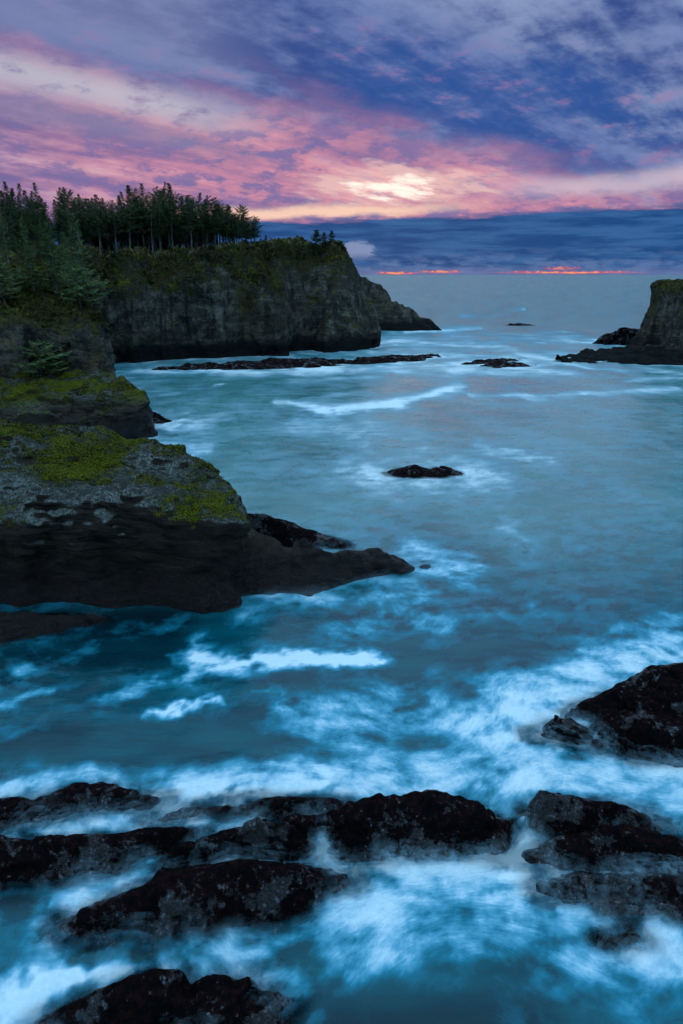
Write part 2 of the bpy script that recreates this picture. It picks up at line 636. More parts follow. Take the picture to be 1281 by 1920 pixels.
def mat_cliff(name, ztop0, moss_amt=1.0, warm=0.0):
    mt, m = newmat(name)
    P, N = geo(m)
    x, y, z = m.xyz(P)
    nx, ny, nz = m.xyz(N)
    n1 = m.noise(P, 0.055, 5, 0.6)
    n2 = m.noise(P, 0.32, 6, 0.65)
    n3 = m.noise(P, 1.6, 6, 0.68)
    flute = m.noise(m.scale(P, 0.5, 0.5, 0.035), 1.0, 5, 0.6, 0.3)
    st = m.noise(m.scale(P, 0.12, 0.12, 0.45), 1.0, 6, 0.65, 0.9)
    rock = m.mix((flute * 0.45 + n2 * 0.55).ss(0.40, 0.62), (0.030, 0.026, 0.022), (0.27, 0.23, 0.18))
    rock = m.mix(n3.ss(0.5, 0.72) * 0.4, rock, (0.34, 0.30, 0.23))
    rock = m.mix(n1.ss(0.46, 0.62) * (0.6 + warm * 0.4), rock, (0.14, 0.095, 0.055))
    rock = m.mix(n2.ss(0.5, 0.62) * warm * 0.7, rock, (0.24, 0.17, 0.095))
    rock = m.mix(st.ss(0.58, 0.44) * 0.6, rock, (0.034, 0.031, 0.029))
    rock = m.mix(n3.ss(0.50, 0.36) * 0.7, rock, (0.026, 0.023, 0.021))
    rock = m.mix((z + (st - 0.5) * 5.0).ss(7.0, 3.0), rock, (0.022, 0.020, 0.020))
    hang = (z - x.ss(-26, -8, 0.0, 7.0 if ztop0 == 20.0 else 0.0) + (n1 - 0.5) * 48.0 + (n2 - 0.5) * 22.0).ss(ztop0 - 1.5, ztop0 + 2.5)
    veg = ((nz + (n3 - 0.5) * 0.9).ss(0.42, 0.68)).mx(hang * (n2 * 0.6 + n3 * 0.4).ss(0.40, 0.52))
    veg = veg * (z + (n2 - 0.5) * 6.0).ss(5.0, 8.0) * moss_amt
    vc = m.mix(n3.ss(0.4, 0.62), (0.030, 0.027, 0.012), (0.090, 0.078, 0.024))
    vc = m.mix(n2.ss(0.54, 0.68) * 0.8, vc, (0.17, 0.165, 0.02))
    vc = m.mix(n1.ss(0.52, 0.66) * n3.ss(0.35, 0.6) * 0.7, vc, (0.095, 0.048, 0.024))
    c = m.mix(veg, rock, vc)
    bump = n3 * 1.3 + n2 * 1.4 + flute * 0.4 + st * 1.1 + m.noise(P, 6.0, 4, 0.65) * 0.3
    pbsdf(m, c, 0.9, bump, 1.0, 1.1, 0.06)
    return mt


M_SHORE = mat_shore()
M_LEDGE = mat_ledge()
M_CLIFF = mat_cliff("headland_rock", 20.0)
M_NEAR = mat_cliff("brown_cliff_rock", 17.5, 1.0, 1.0)
M_STACK = mat_cliff("sea_stack_rock", 17.0, 0.9, 0.6)
M_BARE = mat_cliff("bare_outcrop_rock", 40.0, 0.12, 0.2)

# ------------------------------------------------------------------ headland
ROCK_PTS = []          # points near the waterline, for the foam


def note_shore(me, step=1, zlo=-0.25, zhi=0.45):
    n = len(me.vertices)
    v = np.empty(n * 3, np.float32)
    me.vertices.foreach_get("co", v)
    v = v.reshape(-1, 3)
    v = v[(v[:, 2] > zlo) & (v[:, 2] < zhi)][::step]
    ROCK_PTS.append(v)
    return me


def P0(px, py):
    return at(px, py, 0.0)


face = [P0(-330, 690), P0(60, 692), P0(188, 684), P0(300, 677), P0(420, 671), P0(500, 668), P0(546, 669), P0(562, 659), P0(588, 657),
        P0(604, 663), P0(660, 659), P0(700, 656), P0(719, 650)]
tipx, tipy = face[-1]
head_poly = face + [(tipx + 0.5, tipy + 8), (tipx - 4, tipy + 22), (tipx - 10, tipy + 50), (tipx - 30, tipy + 95), (-150, tipy + 100), (-190, 200)]


def rim(px, py, inset):
    """point of the cliff top seen at px,py, a few metres behind the face"""
    fx = np.array([at(px, q, 0) for q in (700, 680, 668, 660, 650)])
    pyb = np.interp(px, [-330, 60, 188, 300, 420, 500, 604, 719], [690, 692, 684, 677, 671, 668, 663, 650])
    _, yb = at(px, pyb, 0)
    Y = yb + inset
    x, y, z = ray(px, py)
    k = Y / y
    return (x * k, Y, CAM_H + z * k)


rims = [rim(-200, 470, 14), rim(0, 476, 14), rim(190, 476, 14), rim(260, 474, 14), rim(340, 470, 13), rim(410, 467, 12), rim(470, 461, 11),
        rim(497, 467, 10), rim(512, 459, 10), rim(532, 449, 14), rim(548, 443, 15), rim(580, 452, 16), rim(606, 455, 16), rim(632, 461, 17), rim(648, 467, 17)]
backs = [(x, y + 40, z + 1.0) for (x, y, z) in rims[:8]] + [(x - 8, y + 30, z - 1) for (x, y, z) in rims[8:15:2]]


def head_field(X, Y, zs):
    sd = poly_sd(X, Y, head_poly)
    top = idw(X, Y, rims + backs, 2.2, 4.0)
    wob = 2.2 * fbm2(X / 14.0, Y / 14.0, 3)
    sd = sd + wob * 0.7
    top = top + 0.8 * fbm2(X / 7.0 + 3, Y / 7.0, 4)
    out = np.empty(sd.shape + (len(zs),), np.float32)
    east = sstep(X + 0 * Y, -22, -8)
    for i, z in enumerate(zs):
        ins_w = 1.4 * sstep(z, 4.5, 1.0) - 0.0 * z + np.where(z > 21, (z - 21) * 0.5, 0.0)
        ins_e = 1.0 * sstep(z, 3.5, 0.5) + 0.40 * max(z - 1, 0) + 0.2 * max(z - 25, 0)
        ins = ins_w * (1 - east) + ins_e * east
        out[..., i] = smax(sd + ins, (z - top) * 0.9, 1.6)
    return out


def head_noise(x, y, z):
    n = 1.5 * fbm3(x / 11, y / 11, z / 14, 3, 0.55)
    n += 0.85 * perlin3(x / 3.6, y / 3.6, z / 26.0) + 2.6 * (0.33 - np.abs(perlin3(x / 16 + 3, y / 16 + 0.1 * z / 16, z / 60))) + 1.1 * (0.3 - np.abs(perlin3(x / 6 + 13 + z / 40, y / 6, z / 9)))
    n += 0.14 * perlin3(x / 14, y / 14, z / 1.3)
    n += 0.35 * fbm3(x / 1.7, y / 1.7, z / 1.7, 2)
    n -= 0.55 * np.maximum(ridged3(x / 8, y / 8, z / 16, 2) - 0.9, 0)
    return n


head_me = solid("headland", (-128, 22, 188, 312, -1.2, 38), 0.46, head_field, head_noise, 2.4)
headland = tag(link("headland", note_shore(head_me, 2, -0.4, 0.6), M_CLIFF), "tall dark cliffed headland with mossy slopes and a forested top across the cove", "headland", kind="structure")

# low outcrop running on behind the tip of the headland
oc = [at(640, 560, 24), at(700, 527, 22), at(716, 534, 21), at(727, 568, 14)]


def rd(px, py, Y):
    x, y, z = ray(px, py)
    k = Y / y
    return (x * k, Y, CAM_H + z * k)


oc_r = [rd(630, 505, 345), rd(668, 521, 345), rd(690, 526, 345), rd(708, 531, 344), rd(720, 541, 343), rd(727, 568, 342), rd(744, 572, 341), rd(760, 576, 340), rd(770, 588, 339), rd(779, 601, 338), rd(800, 607, 336), rd(826, 612, 335), rd(836, 616, 334)]
oc_p = [(x, y, z, 9.0 if z > 8 else 3.5, 12.0 if z > 4 else 3.5) for (x, y, z) in oc_r[:-2]]


def outcrop_field(X, Y, zs):
    h = ridge_h(X, Y, oc_p, 3.4)
    return (zs - h[..., None]) * 0.62


def outcrop_noise(x, y, z):
    return 1.3 * fbm3(x / 8, y / 8, z / 10, 4, 0.55) + 0.5 * perlin3(x / 3, y / 3, z / 18) + 0.3 * perlin3(x / 9, y / 9, z / 1.3)


o_me = solid("rock_outcrop", (-20, 66, 318, 366, -1.2, 32), 0.5, outcrop_field, outcrop_noise, 2.2)
tag(link("rock_outcrop", note_shore(o_me), M_BARE), "bare dark outcrop stepping down to the sea behind the headland's tip", "rock outcrop")

# ------------------------------------------------------------------ brown cliff on the left
near_poly = [(-130, 112), (-72, 117), (-57, 121), (-49, 125), (-45.6, 128.5), (-44.8, 132), (-45.6, 138), (-49, 146), (-55, 160), (-62, 178), (-78, 196), (-130, 205)]


def near_field(X, Y, zs):
    sd = poly_sd(X, Y, near_poly) + 0.9 * fbm2(X / 7, Y / 7, 3)
    top = 17.4 + 0.20 * (Y - 131) + 0.06 * np.clip(-46 - X, 0, 60) + 0.7 * fbm2(X / 6 + 9, Y / 6, 3)
    out = np.empty(sd.shape + (len(zs),), np.float32)
    for i, z in enumerate(zs):
        ins = 0.05 * max(z, 0) + np.where(z > 16.0, (z - 16.0) * 0.7, 0.0) - 0.8 * math.exp(-((z - 8) / 2.5) ** 2)
        out[..., i] = smax(sd + ins, (z - top) * 0.9, 1.2)
    return out


def near_noise(x, y, z):
    n = 1.15 * fbm3(x / 6, y / 6, z / 6, 4, 0.58) + 0.45 * perlin3(x / 2.0, y / 2.0, z / 7.0)
    n += 0.30 * perlin3(x / 6, y / 6, z / 0.9) + 0.2 * fbm3(x / 0.9, y / 0.9, z / 0.9, 2)
    return n


n_me = solid("cliff", (-100, -38, 108, 203, -1.0, 40), 0.38, near_field, near_noise, 1.4)
near_cliff = tag(link("cliff", note_shore(n_me), M_NEAR), "rugged brown cliff with spruces on its brow at the left edge", "cliff", kind="structure")

# ------------------------------------------------------------------ sea stack on the right
st_base = [P0(1222, 668), P0(1240, 678), P0(1290, 683), P0(1400, 684), P0(1560, 680)]
st_poly = st_base + [(st_base[-1][0], 255), (108, 262), (102, 240), (96.5, 226)]


def stack_field(X, Y, zs):
    sd = poly_sd(X, Y, st_poly) + 0.8 * fbm2(X / 8, Y / 8, 3)
    top = 20.6 + 0.16 * np.clip(X - 100, 0, 14) + 0.5 * fbm2(X / 6, Y / 6 + 5, 3)
    out = np.empty(sd.shape + (len(zs),), np.float32)
    for i, z in enumerate(zs):
        ins = 0.20 * max(z, 0) + 1.6 * sstep(z, 0, 6) - np.where(z > 15, (z - 15) * 0.16, 0.0)
        out[..., i] = smax(sd + ins - 0.6, (z - top) * 0.9, 1.2)
    shelf = ridge_h(X, Y, px_ridge([(1066, 677, 0.2, 680, 4), (1090, 671, 0.8, 681, 6), (1130, 661, 1.8, 682, 10), (1180, 650, 3.2, 684, 14), (1240, 646, 4.0, 686, 16), (1330, 645, 4.0, 688, 16)]), 1.8)
    return smin(out, (zs - shelf[..., None]) * 0.55, 1.5)


s_me = solid("sea_stack", (66, 150, 185, 262, -1.0, 26), 0.4, stack_field, head_noise_small := (lambda x, y, z: 0.9 * fbm3(x / 7, y / 7, z / 9, 4, 0.55) + 0.4 * perlin3(x / 2.4, y / 2.4, z / 14) + 0.3 * perlin3(x / 8, y / 8, z / 1.0)), 1.8)
tag(link("sea_stack", note_shore(s_me), M_STACK), "flat topped dark sea stack with green cap at the right edge", "sea stack")

# ------------------------------------------------------------------ mossy ledges, left foreground
ledB = [(-75, 46.0), (-45, 46.5), (-33, 47.6), (-24, 48.6), (-15.5, 48.2), (-9.2, 47.4), (-7.0, 48.6), (-7.4, 51.5), (-9.2, 55.5), (-12.0, 60.2), (-15.6, 62.6), (-22, 66.5), (-34, 68.5), (-75, 70)]
tail = px_ridge([(436, 952, 7.6, 1122, 2.4), (455, 972, 6.3, 1120, 2.6), (470, 992, 5.2, 1118, 2.6), (495, 1008, 4.2, 1116, 2.6), (560, 1024, 3.0, 1112, 2.4), (650, 1037, 2.2, 1097, 2.2), (735, 1043, 1.35, 1080, 1.8), (785, 1056, 0.6, 1068, 1.2), (800, 1061, 0.25, 1068, 0.6)])


def ledgeB_field(X, Y, zs):
    sd = poly_sd(X, Y, ledB) + 0.45 * fbm2(X / 4.5, Y / 4.5, 3)
    top = 10.15 + 0.0 * (Y - 49) + 0.03 * np.clip(-18 - X, 0, 40)
    top = top - 1.7 * sstep(X + 0 * Y, -17.0, -7.0) + 1.5 * np.exp(-((X + 33) / 7.0) ** 2 - ((Y - 62) / 6.0) ** 2)
    # stepped upper bed at the back, shallow trough along the front
    step = sstep(Y - 57.5 - 1.6 * fbm2(X / 6, Y / 6, 2) + 0.12 * (X + 20), -0.5, 0.5)
    top = top + 0.95 * step * sstep(-X + 0 * Y, 11.5, 14.5) - 0.35 * sstep(Y + 0 * X, 50, 56) + 0.6 * fbm2(X / 6 + 2, Y / 4, 3) - 0.55
    tq = top / 0.55
    top = 0.55 * (np.floor(tq) + sstep(tq - np.floor(tq), 0.55, 0.95)) * 0.6 + top * 0.4
    # broken brow at far left
    top = top - 1.6 * sstep(-X + 0 * Y, 22, 27) * sstep(-Y + 0 * X, -53.5, -49.5)
    out = np.empty(sd.shape + (len(zs),), np.float32)
    for i, z in enumerate(zs):
        ins = 1.5 * sstep(z, 7.5, 2.0) - 0.8 * sstep(z, 2.2, 0.0)
        out[..., i] = smax(sd + ins, (z - top) * 0.9, 1.3)
    h = ridge_h(X, Y, tail, 1.7)
    return smin(out, (zs - h[..., None]) * 0.62, 1.6)


def ledge_noise(x, y, z):
    n = 0.5 * fbm3(x / 5.0, y / 5.0, z / 3.5, 3, 0.5)
    n += 0.15 * perlin3(x / 5 + 0.15 * z, y / 5, z / 0.7) + 0.06 * perlin3(x / 3, y / 3, z / 0.25)
    n += 0.13 * fbm3(x / 0.8, y / 0.8, z / 0.55, 2)
    n += 0.9 * (0.22 - np.abs(perlin3(x / 4.2 + 0.1 * z, y / 4.2, z / 5.5))) + 0.28 * (0.24 - np.abs(perlin3(x / 1.7, y / 1.7 + 0.2 * z, z / 2.2)))
    return n


b_me = solid("rock_ledge", (-44, 13, 40, 74, -0.8, 13.5), 0.17, ledgeB_field, ledge_noise, 0.75)
tag(link("rock_ledge", note_shore(b_me, 3), M_LEDGE), "large flat rock ledge with mossy top, dark undercut face and long tail into the water", "rock ledge")

ledA = [(-80, 98), (-52, 101), (-40, 103), (-34, 104.5), (-31.6, 106.5), (-30.8, 110), (-32.2, 115), (-35.5, 121), (-42, 127), (-80, 132)]


def ledgeA_field(X, Y, zs):
    sd = poly_sd(X, Y, ledA) + 0.8 * fbm2(X / 6 + 5, Y / 6, 3)
    top = 5.4 + 0.10 * (Y - 107) + 0.055 * np.clip(-38 - X, 0, 40) + 1.0 * fbm2(X / 8, Y / 5 + 7, 4)
    step = sstep(Y - 110.5 - 1.5 * fbm2(X / 7 + 3, Y / 7, 2), -0.6, 0.6)
    top = top + 1.1 * step - 0.9
    out = np.empty(sd.shape + (len(zs),), np.float32)
    for i, z in enumerate(zs):
        ins = 0.18 * max(z, 0) - 0.6 * sstep(z, 4, 6)
        out[..., i] = smax(sd + ins, (z - top) * 0.9, 0.9)
    return out


a_me = solid("rock_ledge", (-66, -24, 98, 132, -0.8, 14), 0.26, ledgeA_field, lambda x, y, z: 1.4 * ledge_noise(x / 1.5, y / 1.5, z / 1.3), 1.3)
tag(link("rock_ledge", note_shore(a_me, 3), M_LEDGE), "rounded mossy rock ledge at the foot of the brown cliff", "rock ledge")


# ------------------------------------------------------------------ shore rocks
def shore_noise(a=1.0, s=1.0):
    def f(x, y, z):
        n = 0.26 * a * fbm3(x / (2.6 * s), y / (2.4 * s), z / (2.0 * s), 3, 0.45)
        n += 0.055 * a * fbm3(x / (0.45 * s), y / (0.45 * s), z / (0.4 * s), 2, 0.6)
        n += 0.17 * a * (0.27 - np.abs(perlin3(x / (1.5 * s) + 7, y / (1.5 * s) + 0.4 * z, z / (1.1 * s))))
        n += 0.10 * a * np.maximum(ridged3(x / (1.9 * s) + 4, y / (1.9 * s), z / (1.6 * s), 1) - 0.75, 0) * 3
        return n
    return f


BEDS = []              # rock surface under the shallows


def rock(name, pts, label, cat="rock", vox=0.1, power=2.0, amp=1.0, sc=1.0, group=None, mat=None, zmin=-1.3, step=2):
    rp = []
    for r in pts:                       # r: one ridge, or several
        rp.append(px_ridge(r))
    al = [q for r in rp for q in r]
    mw = max(max(q[3], q[4]) for q in al) + 1.5
    x0, x1 = min(q[0] for q in al) - mw, max(q[0] for q in al) + mw
    y0, y1 = min(q[1] for q in al) - mw, max(q[1] for q in al) + mw
    zt = max(q[2] for q in al) + 0.9 * amp

    def fld(X, Y, zs):
        h = ridge_h(X, Y, rp[0], power)
        for r in rp[1:]:
            h = smax(h, ridge_h(X, Y, r, power), 0.18 * sc)
        return (zs - h[..., None]) * 0.62
    BEDS.append(((x0, x1, y0, y1), lambda X, Y: fld(X, Y, np.zeros(1, np.float32))[..., 0] / -0.62))
    me = solid(name, (x0, x1, y0, y1, zmin, zt), vox, fld, shore_noise(amp, sc), 0.8 * amp)
    note_shore(me, step)
    return tag(link(name, me, mat or M_SHORE), label, cat, group)


# --- nearest row
rock("shore_rock", [[(120, 1735, 0.2, 1752, 0.6), (200, 1697, 0.9, 1752, 1.1), (300, 1655, 1.3, 1752, 1.4), (385, 1634, 1.6, 1750, 1.5), (470, 1619, 1.8, 1735, 1.5), (555, 1622, 1.5, 1712, 1.4), (610, 1637, 0.8, 1684, 1.0), (655, 1650, 0.15, 1664, 0.5)]],
     "whale-backed black rock awash in the middle of the foreground", vox=0.085)
rock("shore_rock", [[(-120, 1592, 1.0, 1668, 1.1), (0, 1583, 1.1, 1664, 1.1), (130, 1578, 1.1, 1650, 1.1), (215, 1566, 1.1, 1636, 1.0), (280, 1556, 1.1, 1604, 0.9), (345, 1558, 0.7, 1582, 0.7), (385, 1566, 0.15, 1576, 0.4)]],
     "long low black ridge of rock running in from the left edge", vox=0.09)
rock("shore_rock", [[(325, 1602, 0.8, 1626, 0.6), (372, 1578, 1.2, 1622, 0.8), (420, 1558, 1.3, 1618, 1.0), (460, 1550, 1.5, 1616, 1.0), (510, 1544, 1.6, 1618, 1.0), (550, 1552, 1.4, 1618, 0.9), (585, 1564, 0.6, 1612, 0.5)]],
     "blocky black rock with white water trickling round it, left of the largest foreground rock", vox=0.085, amp=1.25, power=2.6)
rock("shore_rock", [[(545, 1540, 0.7, 1562, 0.7), (610, 1526, 1.3, 1590, 1.0), (650, 1518, 1.7, 1612, 1.3), (720, 1500, 1.9, 1612, 1.5), (800, 1495, 2.0, 1614, 1.6), (860, 1504, 1.8, 1610, 1.5), (915, 1516, 1.5, 1606, 1.2), (955, 1540, 0.7, 1592, 0.7), (975, 1560, 0.1, 1585, 0.4)],
                    [(640, 1585, 0.7, 1620, 1.0), (720, 1590, 0.6, 1622, 1.0)]],
     "largest black foreground rock with dark red weed on its crest", vox=0.085, amp=1.2)
rock("shore_rock", [[(1006, 1530, 1.2, 1572, 0.6), (1020, 1489, 1.9, 1576, 1.0), (1050, 1487, 1.9, 1580, 1.2), (1100, 1495, 1.6, 1570, 1.2), (1160, 1512, 1.1, 1565, 1.1), (1215, 1538, 0.5, 1568, 0.9), (1250, 1556, 0.1, 1570, 0.5)]],
     "wedge-shaped dark red rock with a grey slanting flank at right", vox=0.085, amp=0.9)
rock("shore_rock", [[(1000, 1596, 0.4, 1625, 0.6), (1050, 1572, 1.0, 1634, 0.9), (1110, 1560, 1.3, 1638, 1.0), (1180, 1554, 1.4, 1640, 1.0), (1240, 1562, 1.3, 1642, 1.0), (1290, 1585, 1.0, 1648, 0.9), (1360, 1600, 0.6, 1650, 0.8)]],
     "broad black rock just in front of the wedge-shaped one", vox=0.085)
rock("shore_rock", [[(1030, 1668, 0.2, 1690, 0.6), (1100, 1648, 0.5, 1700, 0.8), (1180, 1650, 0.6, 1700, 0.8), (1270, 1650, 0.6, 1690, 0.8), (1340, 1660, 0.4, 1690, 0.8)],
                    [(1140, 1690, 0.5, 1720, 0.6), (1200, 1678, 0.7, 1728, 0.7), (1262, 1696, 0.4, 1722, 0.5)]],
     "low dark rock half drowned in foam at the lower right edge", vox=0.085, amp=0.9)
rock("shore_rock", [[(1150, 1756, 0.1, 1766, 0.3), (1178, 1748, 0.4, 1766, 0.4), (1206, 1756, 0.1, 1766, 0.3)]],
     "small rock tip barely breaking the foam at lower right", vox=0.07, amp=0.6)
rock("shore_rock", [[(-90, 1520, 0.9, 1590, 1.0), (0, 1510, 0.7, 1560, 1.0), (55, 1503, 0.6, 1552, 0.9), (115, 1483, 0.9, 1552, 1.0), (175, 1481, 0.9, 1540, 1.0), (235, 1494, 0.6, 1525, 0.8), (310, 1510, 0.15, 1522, 0.5)]],
     "humped dark rock veiled in mist behind the long ridge at left", vox=0.095)
rock("shore_rock", [[(280, 1538, 0.15, 1548, 0.4), (350, 1516, 0.5, 1545, 0.7), (400, 1511, 0.55, 1542, 0.7), (470, 1506, 0.6, 1540, 0.8), (520, 1500, 0.7, 1538, 0.8), (580, 1506, 0.5, 1532, 0.7), (645, 1514, 0.15, 1526, 0.5)]],
     "low line of rock seen faintly through foam behind the blocky rock", vox=0.095, amp=0.8)
rock("shore_rock", [[(80, 1925, 0.3, 1960, 0.5), (150, 1890, 0.7, 1950, 0.7), (215, 1850, 1.2, 1950, 0.9), (280, 1828, 1.5, 1950, 1.0), (320, 1832, 1.4, 1950, 0.9), (345, 1862, 0.9, 1950, 0.6)],
                    [(335, 1855, 0.9, 1960, 0.6), (400, 1838, 1.1, 1960, 0.8), (455, 1838, 1.0, 1960, 0.8), (490, 1880, 0.5, 1960, 0.6)]],
     "cleft pair of dark knobs at the bottom left edge", vox=0.075, amp=1.1)
# --- right foreground
rock("shore_rock", [[(1082, 1334, 0.5, 1352, 0.7), (1120, 1303, 1.4, 1360, 1.2), (1180, 1277, 2.2, 1395, 1.8), (1240, 1256, 2.9, 1425, 2.2), (1300, 1240, 3.3, 1432, 2.4), (1400, 1225, 3.4, 1440, 2.6), (1500, 1240, 2.6, 1440, 2.4)],
                    [(1140, 1360, 1.0, 1400, 1.2), (1200, 1345, 1.9, 1430, 1.6), (1290, 1345, 2.2, 1435, 1.6)]],
     "big jagged black rock rising out of the foam at the right edge", vox=0.12, amp=1.5, sc=1.3)
rock("shore_rock", [[(1008, 1378, 0.2, 1392, 0.6), (1045, 1346, 1.0, 1392, 0.9), (1080, 1360, 0.7, 1398, 0.8), (1120, 1385, 0.4, 1410, 0.8)]],
     "small dark rock half veiled beside the big jagged one", vox=0.1, amp=1.0)
# --- by the large ledge
rock("shore_rock", [[(400, 955, 3.6, 1010, 3.0), (470, 962, 3.0, 1018, 2.6), (530, 971, 2.4, 1024, 2.2), (590, 994, 1.2, 1026, 1.6), (635, 1017, 0.2, 1028, 0.9)]],
     "sloping red-brown slab just behind the large ledge's tail", vox=0.14, amp=0.9, sc=1.3)
rock("shore_rock", [[(-160, 1158, 0.8, 1215, 1.6), (0, 1156, 0.8, 1210, 1.6), (80, 1158, 0.6, 1192, 1.2), (150, 1157, 0.4, 1175, 0.8), (190, 1158, 0.1, 1165, 0.5)]],
     "low black shelf in the shadow below the large ledge", vox=0.14, mat=M_LEDGE)
# --- mid water
rock("shore_rock", [[(738, 884, 0.3, 891, 0.7), (752, 876, 0.7, 894, 1.2), (785, 875, 0.8, 896, 1.5), (812, 878, 0.6, 895, 1.3), (832, 878, 0.5, 892, 1.1), (856, 885, 0.2, 891, 0.7)]],
     "lone low rock awash in the middle of the cove", vox=0.14, amp=0.8)
rock("shore_rock", [[(236, 778, 1.8, 800, 1.6), (262, 771, 1.7, 798, 1.8), (285, 780, 0.8, 796, 1.2), (302, 791, 0.1, 796, 0.8)]],
     "small dark rock poking out behind the rounded mossy ledge", vox=0.2)
# --- reef in front of the headland
rock("reef", [[(300, 690, 0.2, 694, 2), (350, 683, 0.8, 694, 3), (420, 679, 1.2, 694, 3.5), (480, 675, 1.5, 693, 4), (540, 671, 1.7, 691, 4), (600, 672, 1.3, 688, 3.5), (625, 676, 0.5, 686, 2.5), (650, 675, 0.8, 684, 3), (700, 669, 1.3, 682, 3), (745, 666, 1.1, 679, 2.6), (772, 668, 0.1, 675, 1.6)]],
     "long black reef lying just off the foot of the headland", "reef", vox=0.3, amp=1.7, sc=2.0)
rock("sea_rock", [[(774, 670, 0.1, 673, 1.4), (792, 668, 0.5, 672, 1.6), (808, 669, 0.1, 672, 1.4)]], "tiny flat rock just off the end of the black reef", vox=0.25)
rock("sea_rock", [[(872, 681, 0.2, 684, 1.4), (900, 675, 0.7, 683, 2.0), (935, 672, 0.8, 680, 2.0), (955, 673, 0.2, 677, 1.4)]],
     "flat dark rock in open water, farther of the pair between reef and sea stack", vox=0.28, amp=1.3, sc=1.6)
rock("sea_rock", [[(908, 686, 0.2, 689, 1.4), (930, 681, 0.7, 690, 1.8), (962, 679, 0.8, 688, 1.8), (984, 683, 0.2, 687, 1.4)]],
     "flat dark rock in open water, nearer of the pair between reef and sea stack", vox=0.28, amp=1.3, sc=1.6)
rock("sea_rock", [[(963, 608, 0.5, 611, 2), (970, 605, 1.3, 611, 3), (978, 606, 1.1, 611, 3), (984, 608, 0.4, 611, 2)]],
     "small dark rock far out beyond the headland's tip", vox=0.4, amp=1.3, sc=2.5)
rock("sea_rock", [[(1136, 634, 2.0, 641, 4), (1150, 622, 4.6, 642, 6), (1170, 615, 6.0, 642, 7), (1195, 614, 6.0, 642, 7), (1215, 620, 4.5, 642, 6)]],
     "rounded dark rock standing just left of the sea stack", vox=0.4, amp=2.4, sc=3.0, power=3.0)

# ------------------------------------------------------------------ sea
from mathutils.kdtree import KDTree
shore = np.concatenate(ROCK_PTS)
kd = KDTree(len(shore))
for i, p in enumerate(shore.tolist()):
    kd.insert((p[0], p[1], 0.0), i)
kd.balance()

NR, NC = 580, 580
rows = np.concatenate([np.geomspace(3.5, 340, NR), np.geomspace(348, 70000, 60)])
uu = np.linspace(-1, 1, NC)
uu = np.concatenate([[-6, -2.2, -1.35], uu, [1.35, 2.2, 6]])
half = 0.60 * rows + 13.0
GX = half[:, None] * uu[None, :]
GY = np.repeat(rows[:, None], len(uu), 1)
nr, nc = GX.shape
X, Y = GX.ravel(), GY.ravel()
near_m = (Y < 341) & (np.abs(X) < 0.62 * Y + 14)
dist = np.full(X.shape, 60.0, np.float32)
find = kd.find
dist = dist.reshape(nr, nc)
ri, ci = np.arange(0, NR, 3), np.arange(3, nc - 3, 3)
dc = np.array([[find((GX[a, b], GY[a, b], 0.0))[2] for b in ci.tolist()] for a in ri.tolist()], np.float32)
dc = np.stack([np.interp(np.arange(3, nc - 3), ci, dc[k]) for k in range(len(ri))])
fr = np.interp(np.arange(NR), ri, np.arange(len(ri)))
f0 = np.minimum(fr.astype(int), len(ri) - 2)
ft = (fr - f0)[:, None]
dist[:NR, 3:nc - 3] = dc[f0] * (1 - ft) + dc[f0 + 1] * ft
dist = dist.ravel()


def px_scale(px, py):
    a, b = at(px - 1, py), at(px + 1, py)
    c_, d_ = at(px, py + 1), at(px, py - 1)
    return (b[0] - a[0]) / 2, (d_[1] - c_[1]) / 2


def streak(x0, y0, x1, y1, th, s=1.0, soft=1.0):
    """soft band of foam drawn out between two points of the sea"""
    ax_, ay_ = at(x0, y0)
    bx_, by_ = at(x1, y1)
    sx, sy = px_scale((x0 + x1) / 2, (y0 + y1) / 2)
    k = sx / sy
    ex, ey = bx_ - ax_, (by_ - ay_) * k
    wx, wy = X - ax_, (Y - ay_) * k
    t = np.clip((wx * ex + wy * ey) / (ex * ex + ey * ey + 1e-6), 0, 1)
    d2 = (wx - ex * t) ** 2 + (wy - ey * t) ** 2
    wd = th * sx
    return s * np.exp(-(d2 / wd ** 2) ** soft * 0.9)


